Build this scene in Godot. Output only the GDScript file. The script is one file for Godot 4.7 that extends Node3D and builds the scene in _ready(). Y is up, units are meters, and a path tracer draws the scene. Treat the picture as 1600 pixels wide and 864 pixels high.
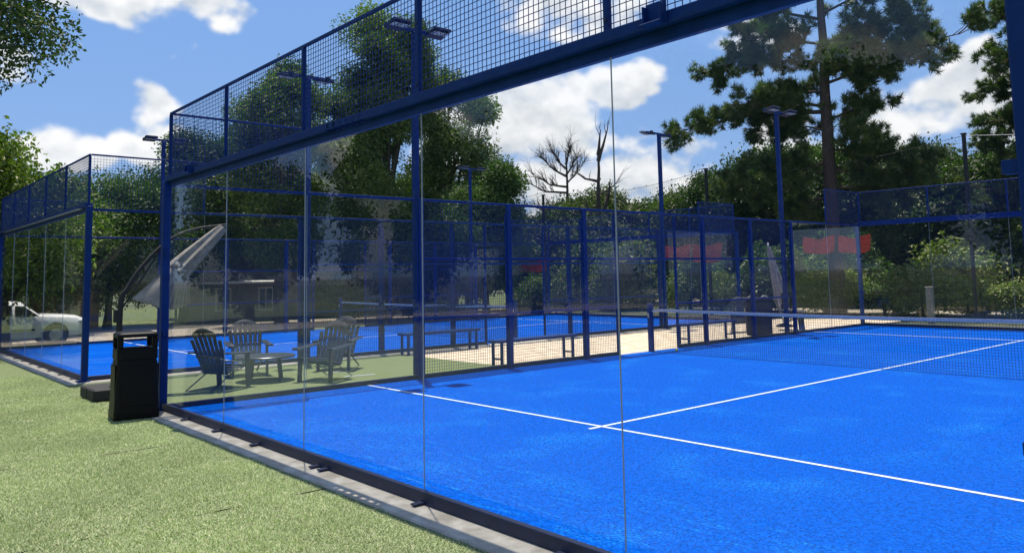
extends Node3D
# Two padel courts beside a lawn of artificial turf, trees and a house behind. y up, metres.
# x runs along the near court's back wall (0 at its far corner, 10 at its near corner), the court lies at z 0 .. -20.

const BLUE_L := -13.6   # neighbouring court: its far side and its side towards us
const BLUE_R := -4.35
var taken := {}
var M := {}
var rng := RandomNumberGenerator.new()

# ---------------------------------------------------------------- mesh building
class MB:
	var v := PackedVector3Array()
	var n := PackedVector3Array()
	var uv := PackedVector2Array()
	var uv2 := PackedVector2Array()
	var c := PackedColorArray()
	var i := PackedInt32Array()
	var tint := Color(1, 1, 1)
	func vert(p: Vector3, nn: Vector3, t := Vector2.ZERO) -> int:
		v.append(p); n.append(nn); uv.append(t); c.append(tint)
		return v.size() - 1
	func tri(a: Vector3, b: Vector3, d: Vector3) -> void:   # counter-clockwise seen from outside
		var nn := (b - a).cross(d - a).normalized()
		var k := vert(a, nn); vert(b, nn); vert(d, nn)
		i.append_array([k, k + 2, k + 1])
	func quad(a: Vector3, b: Vector3, d: Vector3, e: Vector3) -> void:
		var nn := (d - a).cross(e - b).normalized()
		var k := vert(a, nn, Vector2(0, 0)); vert(b, nn, Vector2(1, 0)); vert(d, nn, Vector2(1, 1)); vert(e, nn, Vector2(0, 1))
		i.append_array([k, k + 2, k + 1, k, k + 3, k + 2])
	func box(ctr: Vector3, s: Vector3, b := Basis()) -> void:
		cbox(ctr, s, 0.0, b)
	func cbox(ctr: Vector3, s: Vector3, ch: float, b := Basis()) -> void:   # box with chamfered edges
		var h := s * 0.5
		ch = minf(ch, minf(h.x, minf(h.y, h.z)) * 0.95)
		for ax in 3:
			var u := (ax + 1) % 3
			var w := (ax + 2) % 3
			for sg in [-1.0, 1.0]:
				var p: Array[Vector3] = []
				for q in [[-1, -1], [1, -1], [1, 1], [-1, 1]]:
					var x := Vector3.ZERO
					x[ax] = sg * h[ax]; x[u] = q[0] * (h[u] - ch); x[w] = q[1] * (h[w] - ch)
					p.append(ctr + b * x)
				if sg > 0: quad(p[0], p[1], p[2], p[3])
				else: quad(p[3], p[2], p[1], p[0])
		if ch <= 0.0: return
		for ax in 3:
			var u := (ax + 1) % 3
			var w := (ax + 2) % 3
			for su in [-1.0, 1.0]:
				for sw in [-1.0, 1.0]:
					var p: Array[Vector3] = []
					for q in [[-1, 0], [1, 0], [1, 1], [-1, 1]]:
						var x := Vector3.ZERO
						x[ax] = q[0] * (h[ax] - ch)
						x[u] = su * (h[u] - (0.0 if q[1] == 0 else ch)); x[w] = sw * (h[w] - (ch if q[1] == 0 else 0.0))
						p.append(ctr + b * x)
					if su * sw > 0: quad(p[0], p[1], p[2], p[3])
					else: quad(p[3], p[2], p[1], p[0])
		for sx in [-1.0, 1.0]:
			for sy in [-1.0, 1.0]:
				for sz in [-1.0, 1.0]:
					var a := ctr + b * Vector3(sx * h.x, sy * (h.y - ch), sz * (h.z - ch))
					var d := ctr + b * Vector3(sx * (h.x - ch), sy * h.y, sz * (h.z - ch))
					var e := ctr + b * Vector3(sx * (h.x - ch), sy * (h.y - ch), sz * h.z)
					if sx * sy * sz > 0: tri(a, d, e)
					else: tri(a, e, d)
	func wire(a: Vector3, b: Vector3, t: float) -> void:   # a thin square bar without ends
		var d := (b - a).normalized()
		var s := d.cross(Vector3.UP if absf(d.y) < 0.9 else Vector3.RIGHT).normalized() * t * 0.5
		var w := d.cross(s)
		var o := [s + w, -s + w, -s - w, s - w]
		for k in 4:
			quad(a + o[k], a + o[(k + 1) % 4], b + o[(k + 1) % 4], b + o[k])
	func tube(p: Array, r: Array, sides := 8, caps := true) -> void:
		var first := v.size()
		var up := Vector3.UP
		var len_ := 0.0
		for k in p.size():
			var d: Vector3 = (p[mini(k + 1, p.size() - 1)] - p[maxi(k - 1, 0)]).normalized()
			if k == 0 and absf(d.dot(up)) > 0.9: up = Vector3.RIGHT
			var s := (up - d * up.dot(d)).normalized()
			up = s
			var w := d.cross(s)
			if k > 0: len_ += (p[k] - p[k - 1]).length()
			for q in sides + 1:
				var a := TAU * q / sides
				var o := s * cos(a) + w * sin(a)
				vert(p[k] + o * r[k], o, Vector2(float(q) / sides, len_))
		for k in p.size() - 1:
			for q in sides:
				var a := first + k * (sides + 1) + q
				var b := a + sides + 1
				i.append_array([a, b, a + 1, a + 1, b, b + 1])
		if caps:
			for e in [0, p.size() - 1]:
				var d: Vector3 = (p[1] - p[0] if e == 0 else p[e] - p[e - 1]).normalized() * (-1.0 if e == 0 else 1.0)
				var k0 := vert(p[e], d)
				for q in sides + 1:
					vert(v[first + e * (sides + 1) + q], d)
				for q in sides:
					if e == 0: i.append_array([k0, k0 + 1 + q, k0 + 2 + q])
					else: i.append_array([k0, k0 + 2 + q, k0 + 1 + q])
	func lathe(prof: Array, sides := 24, ctr := Vector3.ZERO, b := Basis()) -> void:   # prof: Vector2(radius, height)
		for k in prof.size() - 1:
			var t: Vector2 = (prof[k + 1] - prof[k]).normalized()
			for q in sides:
				var a0 := TAU * q / sides
				var a1 := TAU * (q + 1) / sides
				var ids := []
				for e in [[a0, prof[k]], [a1, prof[k]], [a1, prof[k + 1]], [a0, prof[k + 1]]]:
					var dir := Vector3(cos(e[0]), 0, sin(e[0]))
					ids.append(vert(ctr + b * (dir * e[1].x + Vector3.UP * e[1].y), (b * (dir * t.y - Vector3.UP * t.x)).normalized()))
				i.append_array([ids[0], ids[1], ids[2], ids[0], ids[2], ids[3]])
	func grid(rows: Array) -> void:   # rows of points, smooth normals
		var nr := rows.size()
		var nc: int = rows[0].size()
		var first := v.size()
		for a in nr:
			for b in nc:
				var du: Vector3 = rows[mini(a + 1, nr - 1)][b] - rows[maxi(a - 1, 0)][b]
				var dv: Vector3 = rows[a][mini(b + 1, nc - 1)] - rows[a][maxi(b - 1, 0)]
				vert(rows[a][b], du.cross(dv).normalized(), Vector2(float(b) / (nc - 1), float(a) / (nr - 1)))
		for a in nr - 1:
			for b in nc - 1:
				var k := first + a * nc + b
				i.append_array([k, k + 1, k + nc, k + 1, k + nc + 1, k + nc])
	func done() -> ArrayMesh:
		var arr := []
		arr.resize(Mesh.ARRAY_MAX)
		arr[Mesh.ARRAY_VERTEX] = v; arr[Mesh.ARRAY_NORMAL] = n; arr[Mesh.ARRAY_TEX_UV] = uv; arr[Mesh.ARRAY_COLOR] = c; arr[Mesh.ARRAY_INDEX] = i
		if uv2.size() == v.size(): arr[Mesh.ARRAY_TEX_UV2] = uv2
		var m := ArrayMesh.new()
		m.add_surface_from_arrays(Mesh.PRIMITIVE_TRIANGLES, arr)
		return m

# ---------------------------------------------------------------- nodes
func numbered(called: String) -> String:
	var k: int = taken.get(called, 0)
	taken[called] = k + 1
	return called if k == 0 else "%s_%03d" % [called, k]

func tag(o: Node, label: String, category: String, group := "", kind := "") -> void:
	if label: o.set_meta("label", label)
	if category: o.set_meta("category", category)
	if group: o.set_meta("group", group)
	if kind: o.set_meta("kind", kind)

func thing(called: String, label: String, category: String, at := Vector3.ZERO, turn := 0.0, group := "") -> Node3D:
	var o := Node3D.new()
	o.name = numbered(called)
	add_child(o)
	o.position = at
	o.rotation.y = turn
	tag(o, label, category, group)
	return o

func part(called: String, mesh, material: Material, parent: Node, at := Vector3.ZERO, b := Basis()) -> MeshInstance3D:
	var o := MeshInstance3D.new()
	o.mesh = mesh.done() if mesh is MB else mesh
	o.material_override = material
	o.name = called if parent != self else numbered(called)
	parent.add_child(o, true)
	o.transform = Transform3D(b, at)
	return o

func structure(called: String, mesh, material: Material, at := Vector3.ZERO) -> MeshInstance3D:
	var o := part(called, mesh, material, self, at)
	o.set_meta("kind", "structure")
	return o

func copy(o: Node3D, at: Vector3, turn: float, label: String) -> Node3D:
	var r := o.duplicate() as Node3D
	r.name = numbered(str(o.name).rstrip("0123456789").trim_suffix("_"))
	add_child(r)
	r.position = at
	r.rotation.y = turn
	r.set_meta("label", label)
	return r

# ---------------------------------------------------------------- materials
func lin(r: float, g: float, b: float, a := 1.0) -> Color:
	var c := Color(r, g, b).linear_to_srgb()
	c.a = a
	return c

func mat(r: float, g: float, b: float, rough := 0.6, metal := 0.0) -> StandardMaterial3D:
	var m := StandardMaterial3D.new()
	m.albedo_color = lin(r, g, b)
	m.roughness = rough
	m.metallic = metal
	return m

func noise(sd: int, freq: float, oct := 4) -> FastNoiseLite:
	var f := FastNoiseLite.new()
	f.seed = sd
	f.noise_type = FastNoiseLite.TYPE_SIMPLEX_SMOOTH
	f.frequency = freq
	f.fractal_octaves = oct
	return f

func noise_tex(size: int, sd: int, freq: float, oct: int, c0: Color, c1: Color, contrast := 1.0) -> ImageTexture:
	var src := noise(sd, freq, oct).get_seamless_image(size, size)
	src.convert(Image.FORMAT_L8)
	var d := src.get_data()
	var out := PackedByteArray()
	out.resize(size * size * 3)
	var lut := []
	for k in 256:
		lut.append(c0.lerp(c1, clampf((k / 255.0 - 0.5) * contrast + 0.5, 0, 1)))
	var o := 0
	for k in d.size():
		var c: Color = lut[d[k]]
		out[o] = c.r8; out[o + 1] = c.g8; out[o + 2] = c.b8
		o += 3
	return ImageTexture.create_from_image(Image.create_from_data(size, size, false, Image.FORMAT_RGB8, out))

func noisy(m: StandardMaterial3D, tex: Texture2D, scale: float, bump: Texture2D = null, depth := 0.3) -> StandardMaterial3D:
	m.albedo_texture = tex
	m.uv1_triplanar = true
	m.uv1_world_triplanar = true
	m.uv1_scale = Vector3.ONE * scale
	if bump:
		m.normal_enabled = true
		m.normal_texture = bump
		m.normal_scale = depth
	return m

func normal_tex(size: int, sd: int, freq: float, oct: int, strength: float) -> ImageTexture:
	var src := noise(sd, freq, oct).get_seamless_image(size, size)
	src.convert(Image.FORMAT_RGBA8)
	src.bump_map_to_normal_map(strength)
	return ImageTexture.create_from_image(src)

func make_materials() -> void:
	var g1 := Color(0.72, 0.72, 0.72)
	var w := Color(1, 1, 1)
	M.bump = normal_tex(512, 5, 0.06, 4, 4.0)
	M.fine_bump = normal_tex(512, 6, 0.2, 3, 6.0)
	M.paint = noisy(mat(0.002, 0.033, 0.175, 0.55), noise_tex(256, 3, 0.02, 4, Color(0.82, 0.84, 0.86), w), 0.9)
	M.frame_dark = noisy(mat(0.008, 0.02, 0.075, 0.55), noise_tex(256, 4, 0.03, 4, Color(0.75, 0.75, 0.75), w), 1.3, M.bump, 0.1)
	M.paint.metallic_specular = 0.32
	M.wire = mat(0.002, 0.03, 0.16, 0.6)
	var gl := StandardMaterial3D.new()
	gl.albedo_color = Color(0.62, 0.78, 0.74, 0.006)
	gl.transparency = BaseMaterial3D.TRANSPARENCY_ALPHA
	gl.roughness = 0.0
	gl.metallic_specular = 0.35
	M.glass = gl
	M.seal = mat(0.34, 0.37, 0.37, 0.4)
	M.galvanised = noisy(mat(0.62, 0.62, 0.6, 0.5, 0.2), noise_tex(256, 8, 0.05, 4, Color(0.7, 0.7, 0.7), w), 2.0)
	M.black = noisy(mat(0.006, 0.0065, 0.0065, 0.45), noise_tex(256, 9, 0.04, 4, Color(0.7, 0.7, 0.72), w), 2.5, M.fine_bump, 0.12)
	M.black.metallic_specular = 0.3
	M.black_matt = mat(0.014, 0.014, 0.015, 0.7)
	M.chair = noisy(mat(0.03, 0.04, 0.058, 0.32), noise_tex(256, 10, 0.05, 3, Color(0.75, 0.75, 0.78), w), 3.0)
	M.white_line = noisy(mat(0.72, 0.74, 0.76, 0.85), noise_tex(256, 11, 0.12, 4, Color(0.7, 0.78, 0.9), w, 1.6), 1.2)
	M.tape = noisy(mat(0.62, 0.63, 0.64, 0.7), noise_tex(256, 12, 0.06, 4, Color(0.8, 0.8, 0.8), w), 1.5)
	M.cord = mat(0.01, 0.012, 0.016, 0.8)
	M.concrete = noisy(mat(0.50, 0.475, 0.42, 0.9), noise_tex(512, 13, 0.012, 7, Color(0.80, 0.79, 0.77), w, 1.6), 0.6, M.fine_bump, 0.25)
	M.paving = noisy(mat(0.66, 0.56, 0.43, 0.9), noise_tex(512, 14, 0.015, 5, Color(0.80, 0.79, 0.77), w, 1.4), 0.35, M.bump, 0.25)
	M.turf_backing = noisy(mat(0.29, 0.36, 0.16, 0.95), noise_tex(1024, 15, 0.09, 5, Color(0.42, 0.44, 0.38), w, 2.2), 0.55, M.fine_bump, 0.9)
	M.gap = mat(0.02, 0.022, 0.015, 1.0)
	M.soil = noisy(mat(0.10, 0.105, 0.05, 0.95), noise_tex(512, 16, 0.01, 6, Color(0.5, 0.62, 0.4), w, 2.0), 0.06, M.bump, 0.5)
	M.lawn = noisy(mat(0.13, 0.16, 0.055, 0.95), noise_tex(512, 17, 0.03, 6, Color(0.6, 0.66, 0.45), w, 2.2), 0.18, M.fine_bump, 0.8)
	M.gravel = noisy(mat(0.52, 0.46, 0.37, 0.95), noise_tex(512, 18, 0.05, 6, Color(0.6, 0.6, 0.58), w, 2.0), 0.3, M.fine_bump, 0.8)
	M.cloth = noisy(mat(0.33, 0.315, 0.30, 0.9), noise_tex(256, 19, 0.03, 5, Color(0.82, 0.8, 0.78), w, 1.2), 1.0)
	M.cloth.rim_enabled = true
	M.cloth.rim = 0.2
	M.red = noisy(mat(0.56, 0.065, 0.035, 0.85), noise_tex(256, 20, 0.03, 4, Color(0.75, 0.7, 0.7), w), 0.7)
	M.red.backlight_enabled = true
	M.red.backlight = Color(0.7, 0.7, 0.7)
	M.bark = noisy(mat(0.13, 0.095, 0.07, 0.95), noise_tex(512, 21, 0.05, 5, Color(0.4, 0.4, 0.4), w, 1.8), 0.8, M.bump, 1.0)
	M.pine_bark = noisy(mat(0.17, 0.12, 0.10, 0.95), noise_tex(512, 22, 0.06, 5, Color(0.35, 0.33, 0.33), w, 2.0), 0.9, M.bump, 1.0)
	M.dead_wood = noisy(mat(0.14, 0.105, 0.085, 0.95), noise_tex(256, 23, 0.05, 5, Color(0.5, 0.5, 0.5), w, 1.8), 0.8)
	var lf := StandardMaterial3D.new()
	lf.vertex_color_use_as_albedo = true
	lf.roughness = 0.5
	lf.backlight_enabled = true
	lf.backlight = Color(0.65, 0.85, 0.22)
	M.leaf = lf
	var bl := StandardMaterial3D.new()
	bl.vertex_color_use_as_albedo = true
	bl.roughness = 0.65
	bl.backlight_enabled = true
	bl.backlight = Color(0.5, 0.6, 0.3)
	M.blade = bl
	M.siding = noisy(mat(0.30, 0.28, 0.25, 0.85), noise_tex(256, 24, 0.04, 5, Color(0.75, 0.75, 0.74), w), 0.6)
	M.roof = noisy(mat(0.10, 0.08, 0.065, 0.95), noise_tex(256, 25, 0.06, 5, Color(0.55, 0.55, 0.55), w, 1.6), 0.6)
	M.white = mat(0.74, 0.74, 0.72, 0.6)
	M.tan = noisy(mat(0.36, 0.21, 0.13, 0.9), noise_tex(256, 26, 0.04, 5, Color(0.7, 0.7, 0.7), w), 0.8)
	M.window = mat(0.02, 0.025, 0.03, 0.08)
	M.car = mat(0.72, 0.73, 0.74, 0.25)
	M.car.clearcoat_enabled = true
	M.car.clearcoat = 0.8
	M.tyre = mat(0.02, 0.02, 0.02, 0.9)
	M.rim = mat(0.5, 0.5, 0.52, 0.3, 0.8)
	M.lens = mat(0.75, 0.77, 0.8, 0.15)
	M.ball = noisy(mat(0.62, 0.72, 0.08, 0.9), noise_tex(128, 27, 0.1, 4, Color(0.8, 0.8, 0.8), w), 20.0)
	M.led = mat(0.55, 0.56, 0.56, 0.2)
	M.net_far = mat(0.015, 0.015, 0.016, 0.9)
	M.court = court_material()

func court_material() -> StandardMaterial3D:
	# blue sand-filled turf: pile of two blues, pale sand brushed into streaks, a few scuffs; 1 cm a pixel over one court
	var w := 1024
	var h := 2048
	var a := noise(41, 0.008, 6)
	a.domain_warp_enabled = true
	a.domain_warp_amplitude = 40.0
	var ia := a.get_image(w, h)
	var ib := noise(42, 0.35, 2).get_image(w, h)
	var nc := noise(43, 0.11, 3)
	var ic := nc.get_image(w, h)
	for im in [ia, ib, ic]: im.convert(Image.FORMAT_L8)
	var da := ia.get_data()
	var db := ib.get_data()
	var dc := ic.get_data()
	var out := PackedByteArray()
	out.resize(w * h * 3)
	var sc := noise(44, 1.0, 3)
	var o := 0
	for k in da.size():
		var f := db[k] / 255.0
		var big := da[k] / 255.0
		var sand := clampf((big - 0.54) * 2.4, 0, 1) * clampf((f - 0.42) * 3.0, 0, 1)
		if f > 0.86: sand = maxf(sand, 0.5)
		var row := k / w
		if row > 12 and row < 130:   # sand swept up along the end wall
			sand = maxf(sand, clampf((sc.get_noise_2d((k % w) * 0.02, row * 0.12) - 0.22) * 2.4, 0, 1) * clampf((f - 0.3) * 2.0, 0, 1))
		var tone := 0.80 + 0.5 * (f - 0.5) + 0.2 * (dc[k] / 255.0 - 0.5)
		out[o] = int(clampf(34.0 * sand, 0, 255))
		out[o + 1] = int(clampf(92.0 * tone + 44.0 * sand, 0, 255))
		out[o + 2] = int(clampf(212.0 * tone + 22.0 * sand, 0, 255))
		o += 3
	var m := StandardMaterial3D.new()
	m.albedo_texture = ImageTexture.create_from_image(Image.create_from_data(w, h, false, Image.FORMAT_RGB8, out))
	m.roughness = 1.0
	m.metallic_specular = 0.1
	return m

# ---------------------------------------------------------------- sky
const CLOUDS := [[-78.3, 18.0, 2.3, 1.2, 0.9], [-74.6, 18.6, 3.2, 1.7, 0.9], [-70.1, 18.4, 2.5, 1.2, 0.8], [-73.8, 11.5, 1.8, 1.2, 1.0], [-75.1, 9.5, 2.3, 1.2, 1.0], [-73.0, 9.6, 2.0, 1.5, 0.9], [-79.1, 8.6, 2.5, 1.5, 0.9], [-81.7, 14.3, 1.4, 1.0, 0.7], [-44.9, 19.1, 4.2, 2.6, 1.0], [-40.2, 18.4, 2.8, 1.7, 0.9], [-48.9, 11.1, 7.0, 3.0, 1.0], [-42.3, 13.4, 4.1, 2.2, 1.0], [-53.6, 9.4, 4.2, 2.7, 0.9], [-39.5, 12.2, 1.4, 0.6, 0.7], [-39.3, 6.7, 4.0, 3.0, 1.0], [-45.7, 6.7, 5.5, 2.1, 1.0], [-50.9, 5.6, 5.1, 2.3, 0.9], [-31.3, 16.0, 3.0, 1.7, 0.8], [-29.5, 8.9, 2.1, 2.0, 0.7], [-22.7, 9.5, 3.3, 1.9, 1.0], [-19.7, 10.2, 3.1, 2.2, 1.0], [-17.3, 11.5, 2.0, 2.1, 1.0], [-17.0, 8.5, 2.3, 2.3, 1.0], [-26.7, 7.6, 2.4, 1.5, 0.8], [-35.3, 4.7, 4.3, 1.4, 0.7], [-62.7, 4.8, 9.1, 1.4, 0.5]]

func make_sky() -> PanoramaSkyMaterial:
	var w := 3072
	var h := 1536
	var puff := noise(71, 5.0, 7)
	puff.fractal_gain = 0.56
	var wide := noise(72, 1.3, 4)
	var bend := noise(73, 3.6, 3)
	var out := PackedFloat32Array()
	out.resize(w * h * 3)
	var horizon_row := int(h * 0.505)
	for y in h:
		var el := (0.5 - (y + 0.5) / h) * PI
		var ed := rad_to_deg(el)
		var up := maxf(sin(el), 0.0)
		var blue := Color(0.42, 0.60, 0.86).lerp(Color(0.205, 0.395, 0.79), 1.0 - pow(1.0 - up, 7.0)).lerp(Color(0.11, 0.25, 0.62), smoothstep(0.3, 1.0, up))
		if y > horizon_row:
			for x in w:
				var o := (y * w + x) * 3
				out[o] = 0.30; out[o + 1] = 0.30; out[o + 2] = 0.27
			continue
		var ce := cos(el)
		var se := sin(el)
		for x in w:
			var az := wrapf((x + 0.5) / w * TAU, -PI, PI)   # column 0 faces -z
			var d := Vector3(sin(az) * ce * 2.2, se * 3.0, -cos(az) * ce * 2.2)
			var n1 := puff.get_noise_3dv(d)
			var ad := rad_to_deg(az)
			var inside := smoothstep(-96.0, -85.0, ad) * (1.0 - smoothstep(-13.0, -4.0, ad)) * (1.0 - smoothstep(20.5, 27.0, ed))
			var free := 0.0
			if inside < 1.0: free = wide.get_noise_3dv(d) * 1.1 - 0.02
			var bias := free
			var lobe := 0.0
			if inside > 0.0:
				var best := -0.75
				var wa := ad + 1.7 * bend.get_noise_3dv(d)
				var wb := ed + 1.5 * bend.get_noise_3dv(d + Vector3(7, 3, 1))
				for c in CLOUDS:
					var dx: float = (wa - c[0]) / c[2]
					if absf(dx) > 1.9: continue
					var dy: float = (wb - c[1]) / c[3]
					var q: float = c[4] * (0.70 - 0.62 * (dx * dx + dy * dy))
					if q > best:
						best = q
						lobe = clampf(dy, -1.0, 1.0)
				bias = lerpf(free, maxf(best, -0.5), inside)
			var dens := bias + n1 * 0.85
			var a := smoothstep(-0.06, 0.42, dens)
			var col := blue
			if a > 0.0:
				var n2 := puff.get_noise_3dv(d + Vector3(0, 0.045, 0))
				var lit := clampf(0.66 + (n1 - n2) * 1.3 - maxf(dens - 0.45, 0.0) * 0.55 + 0.14 * lobe, 0.0, 1.0)
				var cl := Color(0.58, 0.64, 0.71).lerp(Color(0.97, 0.98, 0.99), lit)
				col = blue.lerp(cl, a)
			var o2 := (y * w + x) * 3
			out[o2] = col.r; out[o2 + 1] = col.g; out[o2 + 2] = col.b
	var im := Image.create_from_data(w, h, false, Image.FORMAT_RGBF, out.to_byte_array())
	var p := PanoramaSkyMaterial.new()
	p.panorama = ImageTexture.create_from_image(im)
	return p

# ---------------------------------------------------------------- court walls
var wire_cache := {}
func wire_panel(w: float, h: float, cell := 0.05, t := 0.0042) -> ArrayMesh:   # in the x-y plane, from its lower left corner
	var key := "%.3f %.3f %.3f" % [w, h, cell]
	if not wire_cache.has(key):
		var m := MB.new()
		var nx := int(round(w / cell))
		var ny := int(round(h / cell))
		for k in range(1, nx): m.wire(Vector3(w * k / nx, 0, 0), Vector3(w * k / nx, h, 0), t)
		for k in range(1, ny): m.wire(Vector3(0, h * k / ny, t), Vector3(w, h * k / ny, t), t)
		wire_cache[key] = m.done()
	return wire_cache[key]

func one_box(c: Vector3, s: Vector3, ch := 0.004) -> MB:
	var m := MB.new()
	m.cbox(c, s, ch)
	return m

# A back wall along local x from 0 to w; the outside is +z. Glass to 3 m, wire mesh to 4 m.
func back_wall(label: String, at: Vector3, turn: float, w: float, near: bool, slotted := false) -> void:
	var t := thing("court_back_wall", label, "glass wall", at, turn, "glass end walls of the courts")
	var n := 5
	var pw := w / n
	part("base_rail", one_box(Vector3(w / 2, 0.055, 0.035), Vector3(w, 0.09, 0.05)), M.frame_dark, t)
	var pane := MB.new()
	pane.cbox(Vector3(pw / 2, 1.535, 0), Vector3(pw - 0.004, 2.89, 0.012), 0.0015)
	var pm := pane.done()
	for k in n:
		if near and k == n - 1: part("glass_panel", one_box(Vector3(pw / 2 + 0.05, 1.535, 0), Vector3(pw + 0.096, 2.89, 0.012), 0.0015), M.glass, t, Vector3(k * pw, 0, 0))
		else: part("glass_panel", pm, M.glass, t, Vector3(k * pw, 0, 0))
	for k in range(1, n):
		part("joint_seal", one_box(Vector3(k * pw, 1.535, 0), Vector3(0.0035, 2.89, 0.010), 0.0), M.seal, t)
	if near:
		# the beam is spliced in the middle; straps with gaps between them bridge the splice
		part("beam", one_box(Vector3(2.27, 3.085, 0.02), Vector3(4.56, 0.07, 0.12), 0.006), M.paint, t)
		part("beam", one_box(Vector3(7.62, 3.085, 0.02), Vector3(4.78, 0.07, 0.12), 0.006), M.paint, t)
		for k in 6:
			part("splice_strap", one_box(Vector3(4.60 + k * 0.115, 3.085, 0.02), Vector3(0.05, 0.05, 0.118), 0.004), M.paint, t)
		part("splice_plate", one_box(Vector3(4.89, 3.085, 0.076), Vector3(0.74, 0.064, 0.006), 0.002), M.paint, t)
		part("splice_plate", one_box(Vector3(4.89, 3.085, -0.034), Vector3(0.7, 0.066, 0.008), 0.002), M.paint, t)
	else:
		part("beam", one_box(Vector3(w / 2, 3.085, 0.02), Vector3(w, 0.07, 0.12), 0.006), M.paint, t)
	part("glass_channel", one_box(Vector3(w / 2, 3.012, -0.012), Vector3(w, 0.074, 0.05), 0.003), M.paint, t)
	if slotted:
		var p := part("slotted_plate", one_box(Vector3(w * 0.52, 3.046, 0.03), Vector3(w * 0.86, 0.006, 0.13), 0.001), M.galvanised, t)
		var s := MB.new()
		for k in 34:
			for r in [-0.035, 0.03]:
				s.box(Vector3(w * 0.12 + k * 0.22 + r, 3.0425, 0.03 + r), Vector3(0.09, 0.004, 0.022))
		part("slots", s, M.black_matt, p)
	# posts at both corners
	for x in [-0.07, w + (0.155 if near else 0.07)]:
		var post := part("corner_post", one_box(Vector3(x, 1.53, 0.03), Vector3(0.1, 3.06, 0.1), 0.008), M.paint, t)
		part("foot_plate", one_box(Vector3(x, 0.018, 0.05), Vector3(0.2, 0.012, 0.2), 0.002), M.paint, post)
		for y in [1.0, 2.07]:
			part("glass_clamp", one_box(Vector3(x + (0.068 if x < 0 else -0.075), y, 0.034 if near else 0.012), Vector3(0.07, 0.055, 0.05), 0.004), M.paint, post)
	# mesh above
	part("top_rail", one_box(Vector3(w / 2, 3.985, 0.02), Vector3(w, 0.03, 0.03), 0.003), M.paint, t)
	for k in n + 1:
		var x := clampf(k * pw, 0.02, w - 0.02)
		var u := part("upright", one_box(Vector3(x, 3.545, 0.02), Vector3(0.04, 0.848, 0.04), 0.004), M.paint, t)
		part("bolt", one_box(Vector3(x, 3.2, 0.043), Vector3(0.025, 0.025, 0.008), 0.002), M.frame_dark, u)
		part("bolt", one_box(Vector3(x, 3.7, 0.043), Vector3(0.025, 0.025, 0.008), 0.002), M.frame_dark, u)
	for k in n:
		part("wire_mesh", wire_panel(pw, 0.85), M.wire, t, Vector3(k * pw, 3.12, 0.02))
	# brackets on the beam and clips at the foot of the glass
	if near:
		for x in [1.0, 8.42]:
			var b := MB.new()
			b.cbox(Vector3(x, 3.11, 0.088), Vector3(0.14, 0.14, 0.012), 0.003)
			b.cbox(Vector3(x - 0.06, 3.10, 0.11), Vector3(0.012, 0.12, 0.05), 0.003)
			b.cbox(Vector3(x + 0.06, 3.10, 0.11), Vector3(0.012, 0.12, 0.05), 0.003)
			b.cbox(Vector3(x, 3.05, 0.12), Vector3(0.14, 0.012, 0.07), 0.003)
			part("beam_bracket", b, M.paint, t)
		for x in [1.02, 2.05, 3.1, 4.42, 4.58, 6.06, 7.55, 9.1]:
			part("foot_clip", one_box(Vector3(x, 0.022, 0.1), Vector3(0.055, 0.014, 0.1), 0.003), M.frame_dark, t)
	else:
		for k in 10:
			part("foot_clip", one_box(Vector3(0.5 + k * w / 10.0, 0.022, 0.1), Vector3(0.055, 0.014, 0.1), 0.003), M.frame_dark, t)

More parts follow.
